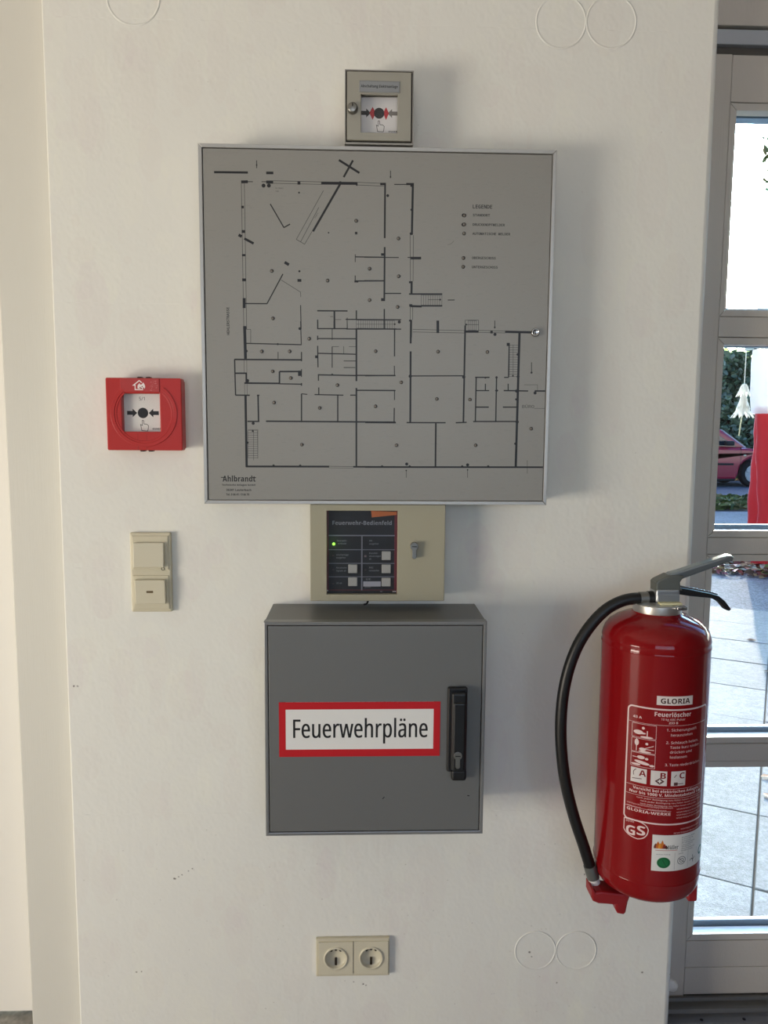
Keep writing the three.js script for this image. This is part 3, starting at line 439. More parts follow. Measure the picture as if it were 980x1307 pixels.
// hand, arrows and dot shared by the two push-button cards
function cardFace(g, S, { first, arrow2, wings }) {
  const arrow = (x, dir, len, c) => { g.fillStyle = c; const q = dir * S; g.beginPath(); g.moveTo(x * S, 0.455 * S); g.lineTo(x * S + q * len * 0.55, 0.455 * S); g.lineTo(x * S + q * len * 0.55, 0.395 * S); g.lineTo(x * S + q * len, 0.505 * S); g.lineTo(x * S + q * len * 0.55, 0.615 * S); g.lineTo(x * S + q * len * 0.55, 0.555 * S); g.lineTo(x * S, 0.555 * S); g.fill(); };
  arrow(first, 1, 0.26, '#15151a'); arrow(1 - first, -1, 0.26, arrow2);
  if (wings) { g.fillStyle = '#b5242e'; for (const [x, w] of [[0.33, 0.17], [0.68, 0.15]]) { g.beginPath(); g.moveTo((x - w / 2) * S, 0.5 * S); g.lineTo(x * S, 0.35 * S); g.lineTo((x + w / 2) * S, 0.5 * S); g.lineTo(x * S, 0.67 * S); g.fill(); } }
  g.fillStyle = '#17171b'; g.beginPath(); g.arc(0.5 * S, 0.505 * S, 0.135 * S, 0, 7); g.fill();
  g.strokeStyle = '#3a3a3a'; g.lineWidth = 0.014 * S; g.lineJoin = 'round'; g.beginPath();           // pointing hand
  [[0.46, 0.96], [0.44, 0.85], [0.43, 0.8], [0.475, 0.83], [0.475, 0.7], [0.5, 0.69], [0.515, 0.71], [0.52, 0.79], [0.56, 0.79], [0.6, 0.8], [0.635, 0.83], [0.625, 0.92], [0.61, 0.97], [0.46, 0.96]].forEach(([x, y], i) => (i ? g.lineTo(x * S, y * S) : g.moveTo(x * S, y * S))); g.stroke();
}
{ // small locked box with a push button behind glass
  const X0 = -0.0252, X1 = 0.0955, Y0 = 1.7695, Y1 = 1.8945, t = thing('switch_off_box', 'small grey box with glass window and red and black button card above the plan board', 'switch box', [0.035, Y0, 0]);
  const wx0 = 0.0035, wx1 = 0.0675, wy0 = 1.789, wy1 = 1.853;
  part(t, 'housing', merge([bx(X0 + 0.002, X1 - 0.002, Y0 + 0.002, Y1 - 0.001, 0, 0.03), bx(X0 + 0.002, X0 + 0.005, Y0 + 0.002, Y1 - 0.001, 0.03, 0.055), bx(X1 - 0.005, X1 - 0.002, Y0 + 0.002, Y1 - 0.001, 0.03, 0.055), bx(X0 + 0.005, X1 - 0.005, Y0 + 0.002, Y0 + 0.005, 0.03, 0.055), bx(X0 + 0.005, X1 - 0.005, Y1 - 0.004, Y1 - 0.001, 0.03, 0.055)]), M.boardSide);
  part(t, 'outer_rim', ex(rect(X0, X1, Y0, Y1), 0.05, 0.0635, 0.0008, [rect(X0 + 0.002, X1 - 0.002, Y0 + 0.0035, Y1 - 0.002, 0, THREE.Path)]), M.boardSide);
  part(t, 'gap_shade', ex(rect(X0 + 0.0021, X1 - 0.0021, Y0 + 0.0036, Y1 - 0.0021), 0.0552, 0.058, 0, [rect(X0 + 0.006, X1 - 0.006, Y0 + 0.008, Y1 - 0.006, 0, THREE.Path)]), M.dark);  // black ring stands for the shade in the gap round the door
  const door = part(t, 'door', ex(rect(X0 + 0.0038, X1 - 0.004, Y0 + 0.0065, Y1 - 0.0038), 0.0582, 0.065, 0.001, [rect(wx0, wx1, wy0, wy1, 0, THREE.Path)]), M.smallBox);
  part(door, 'window_pane', bx(wx0 - 0.001, wx1 + 0.001, wy0 - 0.001, wy1 + 0.001, 0.0585, 0.0602), M.clear);
  const card = canvasTex(512, 512, (g, S) => { g.fillStyle = '#d9d7d6'; g.fillRect(0, 0, S, S); g.translate(0, -0.1 * S); cardFace(g, S, { first: 0.02, arrow2: '#77726e', wings: true }); text(g, 'ESSER', 0.98 * S, 0.975 * S, 26, '#222', { w: 120, align: 'right', weight: 'bold' }); });
  part(t, 'button_card', bx(wx0 - 0.002, wx1 + 0.002, wy0 - 0.002, wy1 + 0.002, 0.046, 0.05), std({ map: card, roughness: 0.5 }), 'white card with black dot, red wedges and arrows');
  const plate = canvasTex(512, 140, (g, w, h) => { g.fillStyle = '#8f9294'; g.fillRect(0, 0, w, h); g.strokeStyle = '#6d6f70'; g.lineWidth = 5; g.strokeRect(4, 4, w - 8, h - 8); text(g, 'Abschaltung Elektroanlage', w / 2, 84, 46, '#0d0f12', { w: 470, align: 'center', weight: 'bold' }); });
  part(t, 'name_plate', rb(-0.0005, 0.0712, 1.8555, 1.875, 0.065, 0.0668, 0.0008), M.alu);
  part(t, 'plate_text', bx(0.0002, 0.0705, 1.8562, 1.8743, 0.0663, 0.0671), std({ map: plate, roughness: 0.4, metalness: 0.2 }), 'engraved plate reading Abschaltung Elektroanlage');
  const k = part(t, 'knob', turned([[0.0092, 0], [0.0095, 0.004], [0.0088, 0.008], [0.006, 0.0095], [0.0001, 0.0098]], -0.0115, 1.8275, 0.0648, 36), M.steel, 'round metal lock knob');
  part(k, 'key_slot', bx(-0.0122, -0.0108, 1.829, 1.834, 0.0735, 0.0752), M.dark);
}
{ // red manual call point
  const cx = -0.3927, cy = 1.2942, X0 = cx - 0.0687, X1 = cx + 0.0687, Y0 = cy - 0.066, Y1 = cy + 0.066, t = thing('manual_call_point', 'red square fire alarm call point with white push card on the left wall area', 'fire alarm', [cx, Y0, 0]);
  const wx0 = -0.433, wx1 = -0.364, wy0 = 1.2625, wy1 = 1.332;
  const body = rect(X0, X1, Y0, Y1, 0.003);
  part(t, 'back_housing', rb(X0 + 0.003, X1 - 0.003, Y0 + 0.003, Y1 - 0.003, 0, 0.026, 0.002), M.redBox);
  part(t, 'cover', ex(body, 0.02, 0.045, 0.0018, [rect(wx0, wx1, wy0, wy1, 0.001, THREE.Path)]), M.redBox);
  const arc = (r0, r1, z, a0, a1) => { const s = new THREE.Shape(); s.absarc(cx, cy + 0.001, r1, a0, a1, false); s.absarc(cx, cy + 0.001, r0, a1, a0, true); return ex(s, 0.044, z, 0.0006, [], 40); };
  part(t, 'dished_ring', merge([arc(0.0535, 0.0605, 0.0466, 2.25, 7.2), arc(0.0495, 0.0535, 0.0458, 2.3, 7.1)]), M.redBox, 'raised ring around the window');
  part(t, 'cover_seam', merge([bx(cx - 0.0125, cx - 0.0121, Y0 + 0.001, wy0 - 0.004, 0.0448, 0.0452), bx(cx + 0.0035, cx + 0.0039, Y0 + 0.001, wy0 - 0.004, 0.0448, 0.0452)]), std({ color: 0x7c1512, roughness: 0.6 }));
  const strip = canvasTex(512, 164, (g, w, h) => {
    g.fillStyle = '#b5403f'; g.fillRect(0, 0, w, h); g.fillStyle = 'rgba(235,205,200,0.3)'; for (let i = 0; i < 26; i++) g.fillRect(400 + rr(-14, 80), rr(20, 140), rr(4, 20), rr(3, 12));
    g.strokeStyle = g.fillStyle = '#f3e8e4'; g.lineWidth = 13; g.lineJoin = 'miter'; g.beginPath(); g.moveTo(300, 138); g.lineTo(196, 138); g.lineTo(196, 82); g.lineTo(176, 82); g.lineTo(252, 24); g.lineTo(286, 50); g.stroke();
    g.beginPath(); g.moveTo(232, 126); g.quadraticCurveTo(214, 84, 258, 56); g.quadraticCurveTo(262, 84, 284, 70); g.quadraticCurveTo(300, 60, 300, 44); g.quadraticCurveTo(344, 90, 320, 126); g.fill();
    g.fillStyle = '#7b2422'; for (const [x, y] of [[262, 112], [290, 100], [276, 122], [308, 118]]) { g.beginPath(); g.arc(x, y, 8, 0, 7); g.fill(); }
  });
  part(t, 'symbol_strip', rb(wx0 - 0.0015, wx1 + 0.0005, 1.3345, Y1 - 0.001, 0.043, 0.0462, 0.0006), M.redBox);
  part(t, 'symbol_print', bx(wx0 - 0.001, wx1, 1.3352, Y1 - 0.0016, 0.0455, 0.0465), phys({ map: strip, roughness: 0.25, clearcoat: 0.6 }), 'clear strip with a burning house symbol');
  const card = canvasTex(512, 512, (g, S) => { g.fillStyle = '#e2e0db'; g.fillRect(0, 0, S, S); cardFace(g, S, { first: 0.09, arrow2: '#17171b' }); text(g, '5/1', 0.49 * S, 0.18 * S, 62, '#444', { align: 'center' }); text(g, 'ESSER', 0.965 * S, 0.935 * S, 34, '#161616', { w: 118, align: 'right', weight: 'bold' }); });
  part(t, 'push_card', bx(wx0 - 0.001, wx1 + 0.001, wy0 - 0.001, wy1 + 0.001, 0.0265, 0.031), std({ map: card, roughness: 0.45 }), 'white push card with arrows and black dot');
  part(t, 'window_pane', bx(wx0, wx1, wy0, wy1, 0.0405, 0.042), M.clear);
  for (const [y, dx] of [[Y1, -0.008], [Y1, 0.0075], [Y0, -0.006], [Y0, 0.009]]) part(t, 'catch', rb(cx + dx - 0.0045, cx + dx + 0.0045, y - 0.0025, y + 0.0025, 0.026, 0.041, 0.0022), M.black);
}
{ // double light switch
  const cx = -0.397, X0 = -0.4362, X1 = -0.3582, Y0 = 0.9155, Y1 = 1.07, t = thing('light_switch', 'ivory double light switch with two rockers one above the other', 'light switch', [cx, Y0, 0]);
  part(t, 'frame', ex(rect(X0, X1, Y0, Y1, 0.003), 0, 0.0105, 0.003), M.ivory);
  for (const [a, b] of [[0.9985, 1.0645], [0.9215, 0.9875]]) part(t, 'insert', rb(cx - 0.0345, cx + 0.0345, a, b, 0.008, 0.0125, 0.0015), M.ivory);
  const r1 = part(t, 'rocker', new RoundedBoxGeometry(0.058, 0.0475, 0.011, 3, 0.002).rotateX(-0.06).rotateY(0.03).translate(cx - 0.0015, 1.028, 0.0155), M.ivoryLight, 'upper plain rocker');
  const r2 = part(t, 'rocker', new RoundedBoxGeometry(0.058, 0.0475, 0.011, 3, 0.002).rotateX(0.05).rotateY(0.02).translate(cx, 0.9567, 0.0153), M.ivoryLight, 'lower rocker with pilot window');
  part(r2, 'pilot_window', rb(cx - 0.007, cx + 0.006, 0.955, 0.9595, 0.0195, 0.0213, 0.0008), std({ color: 0x6d5c40, roughness: 0.3 }));
  part(t, 'symbol_ring', new THREE.TorusGeometry(0.0028, 0.0006, 8, 24).translate(cx + 0.0235, 1.0005, 0.0128), std({ color: 0x6b654f, roughness: 0.5 }));
}
{ // double wall socket
  const cy = 0.1912, X0 = -0.0822, X1 = 0.0682, Y0 = cy - 0.0413, Y1 = cy + 0.0413, t = thing('wall_socket', 'ivory double power socket low on the white wall under the grey cabinet', 'socket', [mid(X0, X1), Y0, 0]);
  part(t, 'frame', ex(rect(X0, X1, Y0, Y1), 0, 0.0095, 0.0025, [rect(X0 + 0.0065, X1 - 0.0065, Y0 + 0.0065, Y1 - 0.0075, 0, THREE.Path)]), M.ivory);
  for (const x of [-0.0418, 0.0306]) {
    const o = part(t, 'outlet', merge([ex(rect(x - 0.0355, x + 0.0355, Y0 + 0.005, Y1 - 0.006, 0.002), 0.0, 0.0115, 0.001, [circ(x, cy, 0.0215, THREE.Path)], 32), turned([[0.0252, 0.0112], [0.0245, 0.0138], [0.0222, 0.0142], [0.0206, 0.0125], [0.0198, 0.0022], [0.0001, 0.002]], x, cy, 0, 48)]), M.ivoryLight);
    for (const dx of [-0.0095, 0.0095]) part(o, 'pin_hole', cyl(x + dx, cy + 0.011, 0.0012, 0.0026, 0.0028), M.dark);
    part(o, 'pin_hole', cyl(x, cy + 0.012, 0.0012, 0.0025, 0.0018), M.dark);
    part(o, 'earth_clip', rb(x - 0.0024, x + 0.0024, cy - 0.019, cy - 0.004, 0.002, 0.0065, 0.0008), std({ color: 0x3c3228, roughness: 0.4, metalness: 0.6 }));
    part(o, 'earth_clip', rb(x - 0.0024, x + 0.0024, cy + 0.0155, cy + 0.0195, 0.002, 0.0085, 0.0008), std({ color: 0x5c5348, roughness: 0.4, metalness: 0.6 }));
  }
}
function profileCylinder(parent, x, y, z, h = 0.012) {                    // euro-profile lock barrel
  const s = new THREE.Shape(); s.absarc(x, y, 0.0075, -1.0, Math.PI + 1.0, false); s.lineTo(x - 0.0042, y - 0.019); s.absarc(x, y - 0.0195, 0.0042, Math.PI, 2 * Math.PI, false); s.closePath();
  const k = part(parent, 'lock_cylinder', ex(s, z, z + h, 0.0006, [], 20), M.steel, 'metal lock cylinder');
  part(k, 'key_slot', bx(x - 0.0045, x + 0.0045, y - 0.001, y + 0.0005, z + h - 0.001, z + h + 0.0004), M.dark);
  return k;
}
{ // fire brigade control panel
  const X0 = -0.0885, X1 = 0.1635, Y0 = 0.948, Y1 = 1.1305, t = thing('fire_control_panel', 'cream control box with dark glazed button panel between plan board and grey cabinet', 'control panel', [0.0375, Y0, 0]);
  const wx0 = -0.0575, wx1 = 0.0745, wy0 = 0.9605, wy1 = 1.119;
  part(t, 'housing', bx(X0 + 0.0015, X1 - 0.0015, Y0 + 0.001, Y1, 0, 0.044), M.cream);
  const door = part(t, 'door', ex(rect(X0, X1, Y0, Y1, 0.0015), 0.0445, 0.06, 0.001, [rect(wx0, wx1, wy0, wy1, 0, THREE.Path)]), M.cream);
  part(door, 'window_pane', bx(wx0, wx1, wy0, wy1, 0.0565, 0.058), M.clear);
  const W = 800, H = 960, tex = canvasTex(W, H, (g) => {
    g.fillStyle = '#5e1d2a'; g.fillRect(0, 0, W, H); g.fillStyle = '#141820'; g.fillRect(28, 14, W - 72, H - 68);
    const ln = (x, y, w, h) => { g.fillStyle = '#6d6f7c'; g.fillRect(x, y, w, h); };
    ln(30, 288, 730, 14); ln(390, 302, 14, 612); for (const y of [450, 604, 756]) ln(30, y, 730, 8);
    text(g, 'Feuerwehr-Bedienfeld', 66, 176, 62, '#7d808a', { w: 664, weight: 'bold' });
    const ws = (s, x, y, w) => text(g, s, x, y, 24, '#8b8d94', { w });
    ws('Feuerwehr-', 120, 362, 112); ws('schlüssel', 132, 394, 92); ws('BMA', 476, 362, 36); ws('ausgelöst', 476, 396, 106);
    ws('Löschanlage', 112, 520, 138); ws('ausgelöst', 112, 552, 106); ws('Brandfall-', 476, 502, 100); ws('steuerungen', 476, 534, 132); ws('ab', 476, 566, 26);
    ws('Akustische', 112, 666, 118); ws('Signale ab', 112, 700, 112); ws('BMZ', 476, 664, 50); ws('rückstellen', 476, 698, 116); ws('ÜE ab', 112, 840, 66); ws('ÜE', 440, 796, 60); ws('prüfen', 432, 884, 66);
    g.fillStyle = '#9b9ca8'; g.fillRect(414, 812, 194, 58); g.fillStyle = '#17181c'; g.fillRect(20, 914, W - 40, 46);
    text(g, 'FBF', 600, 934, 18, '#a39aa0'); text(g, 'DIN', 740, 934, 22, '#d8d0cf', { weight: 'bold' });
    g.fillStyle = '#f0eee8'; g.beginPath(); g.arc(14, 916, 9, 0, 7); g.fill();
    for (const y of [520, 680, 840]) { g.fillStyle = '#3f3036'; g.fillRect(70, y - 8, 20, 16); } g.fillStyle = '#6a5a5e'; g.fillRect(424, 516, 24, 22); g.fillStyle = '#3f3036'; g.fillRect(426, 676, 20, 14);
  });
  const bd = part(t, 'button_board', bx(wx0 - 0.002, wx1 + 0.002, wy0 - 0.002, wy1 + 0.002, 0.0442, 0.049), std({ map: tex, roughness: 0.5 }), 'dark panel headed Feuerwehr-Bedienfeld');
  const px = (x) => wx0 + x / W * (wx1 - wx0), py = (y) => wy1 - y / H * (wy1 - wy0), key = std({ color: 0xa2a2a0, roughness: 0.5 });
  for (const [x, y] of [[294, 672], [294, 822], [676, 520], [676, 672], [676, 826]]) part(bd, 'push_button', rb(px(x - 52), px(x + 52), py(y + 50), py(y - 50), 0.0488, 0.0525, 0.0012), key);
  part(bd, 'status_light', turned([[0.0028, 0], [0.0026, 0.001], [0.0015, 0.0022], [0.0001, 0.0025]], px(76), py(388), 0.049, 20), std({ color: 0x55aa33, emissive: 0xa8ff5a, emissiveIntensity: 1.6 }), 'lit green status light');
  const pl = new THREE.PointLight(0xa8ff5a, 0.0006); pl.name = 'status_light_glow'; const o = rootOf(bd); pl.position.set(px(76) - o.x, py(388) - o.y, 0.0545 - o.z); bd.add(pl);
  part(t, 'sticker', ex(poly([[px(500), wy1 - 0.001], [px(790), wy1 - 0.003], [px(790), py(52)], [px(508), py(82)]]), 0.0492, 0.0497), std({ color: 0xb2653a, roughness: 0.6 }), 'torn orange sticker');
  profileCylinder(door, 0.1055, 1.0535, 0.0595, 0.011);
  const w = part(t, 'sealing_wire', new THREE.TubeGeometry(new THREE.CatmullRomCurve3([new THREE.Vector3(0.021, 0.95, 0.03), new THREE.Vector3(0.02, 0.942, 0.034), new THREE.Vector3(0.017, 0.938, 0.04), new THREE.Vector3(0.012, 0.937, 0.04)]), 16, 0.0018, 8), M.black);
}
{ // grey cabinet for the plans
  const X0 = -0.1655, X1 = 0.2315, Y0 = 0.531, Y1 = 0.93, D = 0.145, t = thing('plan_cabinet', 'grey metal wall cabinet with black swing handle and red framed Feuerwehrpläne label', 'cabinet', [0.033, Y0, 0]);
  part(t, 'housing', bx(X0 + 0.001, X1 - 0.001, Y0 + 0.001, Y1 - 0.001, 0, D - 0.016), M.cabinet);
  const w = 0.0065;
  part(t, 'front_rim', ex(rect(X0, X1, Y0, Y1), D - 0.018, D + 0.0006, 0.0014, [rect(X0 + w, X1 - w, Y0 + w, Y1 - w, 0, THREE.Path)]), std({ color: 0x868787, roughness: 0.32, metalness: 0.4 }));  // rim colour lightened to stand in for highlights along the edges
  part(t, 'door_gap_dark', bx(X0 + w - 0.001, X1 - w + 0.001, Y0 + w - 0.001, Y1 - w + 0.001, D - 0.0158, D - 0.012), M.dark);  // dark sheet behind the door darkens the gap round it
  const door = part(t, 'door', rb(X0 + w + 0.0012, X1 - w - 0.0012, Y0 + w + 0.0012, Y1 - w - 0.0012, D - 0.012, D - 0.0002, 0.001), M.cabinet);
  const st = canvasTex(1400, 494, (g, W, H) => { g.fillStyle = '#c01520'; g.fillRect(0, 0, W, H); g.fillStyle = '#e8e7e3'; g.fillRect(58, 66, W - 116, H - 132); g.strokeStyle = '#0e0e10'; text(g, 'Feuerwehrpläne', W / 2 + 1, 322, 232, '#0e0e10', { w: 1190, align: 'center' }); text(g, 'Feuerwehrpläne', W / 2 + 5, 322, 232, '#0e0e10', { w: 1190, align: 'center' }); });
  part(door, 'label_plate', bx(-0.14, 0.15, 0.6812, 0.783, D - 0.0004, D + 0.0006), std({ map: st, roughness: 0.35 }), 'white plate in a red border reading Feuerwehrpläne');
  const hx0 = 0.1625, hx1 = 0.1975, h = part(door, 'handle', merge([rb(hx0, hx1, 0.655, 0.8115, D - 0.0004, D + 0.011, 0.003), rb(hx0 + 0.008, hx1, 0.6395, 0.66, D - 0.0004, D + 0.016, 0.005)]), M.black, 'black swing handle');
  part(door, 'handle_lever', merge([rb(hx0 + 0.0055, hx1 - 0.002, 0.661, 0.806, D + 0.01, D + 0.022, 0.005), rb(hx0 + 0.008, hx1 - 0.004, 0.661, 0.789, D + 0.016, D + 0.025, 0.006)]), std({ color: 0x15171a, roughness: 0.35 }));
  const k = profileCylinder(door, 0.18, 0.6915, D + 0.0215, 0.005);
  part(door, 'paint_chip', ex(poly([[0.2015, 0.604], [0.206, 0.6035], [0.206, 0.605], [0.2025, 0.6055]]), D - 0.0004, D), M.dark); part(door, 'paint_chip', ex(poly([[0.046, 0.6], [0.0495, 0.604], [0.051, 0.6036], [0.0475, 0.5995]]), D - 0.0004, D), M.dark);
}
{ // fire extinguisher
  const cx = 0.5435, cz = 0.13, R = 0.0945, t = thing('fire_extinguisher', 'red fire extinguisher with black hose hanging on the wall beside the glazed door', 'extinguisher', [cx, 0.377, cz]);
  const V = (x, y, z = cz) => new THREE.Vector3(x, y, z);
  const at = (g) => g.translate(cx, 0, cz);
  const prof = [[0.0001, 0.428], [0.06, 0.4285], [0.078, 0.432], [0.088, 0.44], [0.0928, 0.45], [0.0945, 0.464], [0.0945, 0.4705], [0.0954, 0.4715], [0.0954, 0.4735], [0.0945, 0.4745], [R, 0.5], [R, 0.8855], [0.0953, 0.8865], [0.0953, 0.889], [0.0943, 0.89], [0.0943, 0.897], [0.0948, 0.898], [0.0946, 0.9005], [0.0935, 0.906], [0.09, 0.9155], [0.083, 0.9245], [0.072, 0.9325], [0.058, 0.939], [0.046, 0.943], [0.042, 0.946], [0.04, 0.95]];
  part(t, 'cylinder', at(lathe(prof, 128)), M.redPaint);
  // printed instructions: a thin film round the front, 94 degrees wide
  const film = (a0, a1, y0, y1, r) => at(new THREE.CylinderGeometry(r, r, y1 - y0, 64, 1, true, a0 * Math.PI / 180, (a1 - a0) * Math.PI / 180).translate(0, mid(y0, y1), 0));
  const A0 = -50, A1 = 50, B0 = 0.545, B1 = 0.825, W = 1240, H = 2048;
  const print = (g) => {
    g.clearRect(0, 0, W, H); g.fillStyle = '#820a10';
    const X = (a) => (a - A0) / (A1 - A0) * W, Y = (y) => (B1 - y) / (B1 - B0) * H, k = W / 165, ink = '#e2cbc8';
    g.strokeStyle = ink; g.fillStyle = ink; g.lineJoin = 'round';
    const box = (a, b, c, d, r, lw) => { g.lineWidth = lw; g.beginPath(); g.roundRect(X(a), Y(b), X(c) - X(a), Y(d) - Y(b), r); g.stroke(); };
    box(-46.5, 0.7945, 47.5, 0.588, 56, 20);
    g.fillStyle = '#ddd3ce'; g.fillRect(X(-18), Y(0.8185), X(21) - X(-18), Y(0.8025) - Y(0.8185)); text(g, 'GLORIA', X(1.5), Y(0.8055), 92, '#3a1214', { w: X(17.5) - X(-14.5), align: 'center', weight: 'bold' });
    const T = (s, a, y, size, w, o = {}) => text(g, s, X(a), Y(y), size, ink, { w: w && w / 100 * W, ...o });
    T('Feuerlöscher', 0, 0.782, 78, 40, { align: 'center', weight: 'bold' }); T('10 kg ABC-Pulver', 0, 0.7755, 38, 26, { align: 'center' }); T('233 B', 0, 0.7695, 40, 10, { align: 'center', weight: 'bold' }); T('43 A', -41, 0.774, 44, 9, { weight: 'bold' });
    const rule = (y, a = -45.5, b = 46.5, lw = 4) => { g.lineWidth = lw; g.beginPath(); g.moveTo(X(a), Y(y)); g.lineTo(X(b), Y(y)); g.stroke(); };
    rule(0.7665); rule(0.6525); rule(0.6355); rule(0.612, -45.5, 2);
    // three pictograms
    for (const [top, kind] of [[0.7645, 0], [0.738, 1], [0.712, 2]]) {
      box(-41.5, top, -17, top - 0.0245, 4, 5); const x = X(-41), y = Y(top), w = X(-17) - X(-41.5), h = Y(top - 0.0245) - y; g.fillStyle = ink;
      const e = (a, b, c, d, q = 0) => { g.beginPath(); g.ellipse(x + a * w, y + b * h, c * w, d * h, q, 0, 7); g.fill(); };
      if (kind === 0) { e(0.45, 0.28, 0.06, 0.1); e(0.25, 0.62, 0.2, 0.16); e(0.42, 0.66, 0.15, 0.07); g.fillRect(x + 0.6 * w, y + 0.45 * h, 0.04 * w, 0.4 * h); e(0.6, 0.92, 0.26, 0.07); }
      if (kind === 1) { e(0.2, 0.3, 0.09, 0.24); g.fillRect(x + 0.18 * w, y + 0.02 * h, 0.03 * w, 0.9 * h); e(0.62, 0.32, 0.06, 0.09); e(0.45, 0.75, 0.14, 0.12); e(0.55, 0.92, 0.26, 0.07); g.lineWidth = 9; g.beginPath(); g.moveTo(x + 0.5 * w, y + 0.7 * h); g.lineTo(x + 0.9 * w, y + 0.42 * h); g.moveTo(x + 0.5 * w, y + 0.72 * h); g.lineTo(x + 0.92 * w, y + 0.72 * h); g.stroke(); }
      if (kind === 2) { e(0.4, 0.3, 0.16, 0.13); g.fillRect(x + 0.05 * w, y + 0.3 * h, 0.5 * w, 0.05 * h); e(0.64, 0.36, 0.07, 0.09); e(0.45, 0.68, 0.32, 0.12, 0.15); e(0.2, 0.86, 0.2, 0.08); e(0.86, 0.82, 0.1, 0.08); }
    }
    T('1. Sicherungsstift', -7, 0.7565, 46, 36); T('herausziehen', -2.5, 0.7475, 46, 26); T('2. Schlauch heben,', -7, 0.734, 46, 40); T('Taste kurz nieder-', -2.5, 0.7255, 46, 38); T('drücken und', -2.5, 0.717, 46, 26); T('loslassen', -2.5, 0.708, 46, 20); T('3. Taste niederdrücken', -7, 0.694, 46, 44);
    for (const [a, s] of [[-41, 'A'], [-20.5, 'B'], [0.2, 'C']]) {
      g.fillStyle = '#d8d0cd'; g.fillRect(X(a), Y(0.6845), X(a + 16.5) - X(a), Y(0.658) - Y(0.6845)); const x = X(a), y = Y(0.6845), q = X(a + 16.5) - X(a);
      text(g, s, x + 0.52 * q, y + 0.48 * q, 108, '#7c1d20', { w: 0.44 * q, weight: 'bold' }); g.fillStyle = '#5b3c3c'; g.strokeStyle = '#5b3c3c'; g.lineWidth = 9; g.beginPath();
      if (s === 'A') { g.moveTo(x + 0.2 * q, y + 0.5 * q); g.quadraticCurveTo(x + 0.1 * q, y + 0.2 * q, x + 0.35 * q, y + 0.1 * q); g.moveTo(x + 0.1 * q, y + 0.72 * q); g.lineTo(x + 0.7 * q, y + 0.66 * q); g.stroke(); }
      if (s === 'B') { g.moveTo(x + 0.55 * q, y + 0.45 * q); g.lineTo(x + 0.85 * q, y + 0.66 * q); g.lineTo(x + 0.55 * q, y + 0.88 * q); g.lineTo(x + 0.25 * q, y + 0.66 * q); g.fill(); g.fillStyle = '#e5dedb'; g.fillRect(x + 0.52 * q, y + 0.54 * q, 0.07 * q, 0.24 * q); g.fillRect(x + 0.43 * q, y + 0.62 * q, 0.24 * q, 0.07 * q); }
      if (s === 'C') { g.fillRect(x + 0.2 * q, y + 0.72 * q, 0.26 * q, 0.2 * q); g.fillRect(x + 0.46 * q, y + 0.8 * q, 0.4 * q, 0.04 * q); g.moveTo(x + 0.2 * q, y + 0.4 * q); g.lineTo(x + 0.36 * q, y + 0.22 * q); g.stroke(); }
      g.strokeStyle = ink; g.fillStyle = ink;
    }
    T('Vorsicht bei elektrischen Anlagen.', 0, 0.6455, 50, 76, { align: 'center', weight: 'bold' }); T('Nur bis 1000 V. Mindestabstand 1 m', 0, 0.6385, 50, 84, { align: 'center', weight: 'bold' });
    const small = (a, y, w, n) => { for (let i = 0; i < n; i++) T('nach jeder Betätigung neu füllen lassen und prüfen', a, y - i * 0.0052, 26, w - (i % 2) * 7); };
    small(-34, 0.6305, 74, 1); small(-30, 0.6255, 72, 2); small(-44, 0.617, 22, 2); small(-22, 0.617, 26, 2); small(8, 0.6145, 38, 1); T('GLORIA-WERKE', -44, 0.6045, 52, 46, { weight: 'bold' }); small(8, 0.6085, 37, 3); small(14, 0.577, 28, 1); small(6, 0.5705, 38, 1);
    // GS mark
    g.fillStyle = ink; g.lineWidth = 12; g.beginPath(); g.moveTo(X(-46), Y(0.587)); g.lineTo(X(-46), Y(0.567)); g.quadraticCurveTo(X(-42), Y(0.556), X(-31), Y(0.555)); g.quadraticCurveTo(X(-21), Y(0.558), X(-20.5), Y(0.575)); g.quadraticCurveTo(X(-22), Y(0.586), X(-32), Y(0.5875)); g.closePath(); g.stroke();
    text(g, 'G', X(-44.5), Y(0.5595), 170, ink, { w: 150, weight: 'bold' }); text(g, 'S', X(-33), Y(0.563), 170, ink, { w: 130, weight: 'bold' }); text(g, 'geprüfte', X(-44), Y(0.5825), 36, ink, { w: 110 });
  };
  const tex = canvasTex(W, H, (g) => { print(g); });
  // the print is opaque ink on the paint: same red below the letters
  const inked = canvasTex(W, H, (g) => { g.fillStyle = '#820a10'; g.fillRect(0, 0, W, H); const c = document.createElement('canvas'); c.width = W; c.height = H; print(c.getContext('2d')); g.drawImage(c, 0, 0); });
  const filmMat = phys({ map: inked, roughness: 0.5, specularIntensity: 0.1, clearcoat: 0.7, clearcoatRoughness: 0.05 });
  part(t, 'instruction_print', film(A0, A1, B0, B1, R + 0.0002), filmMat, 'white printed instructions headed Feuerlöscher');
  const svc = canvasTex(1024, 640, (g, w, h) => {
    g.fillStyle = '#dedcd8'; g.fillRect(0, 0, w, h);
    for (const [x, hh, c] of [[50, 90, '#6b2a1c'], [80, 130, '#c4661c'], [110, 100, '#e39a2c'], [140, 150, '#c9701f'], [170, 90, '#8d2f1c'], [195, 60, '#5c2014']]) { g.fillStyle = c; g.beginPath(); g.moveTo(x - 26, 240); g.quadraticCurveTo(x - 30, 240 - hh * 0.6, x, 240 - hh); g.quadraticCurveTo(x + 32, 240 - hh * 0.5, x + 24, 240); g.fill(); }
    text(g, 'Müller', 190, 250, 92, '#1a1a1c', { w: 190, weight: 'bold', font: 'serif' }); g.fillStyle = '#b23a30'; g.fillRect(46, 268, 320, 8);
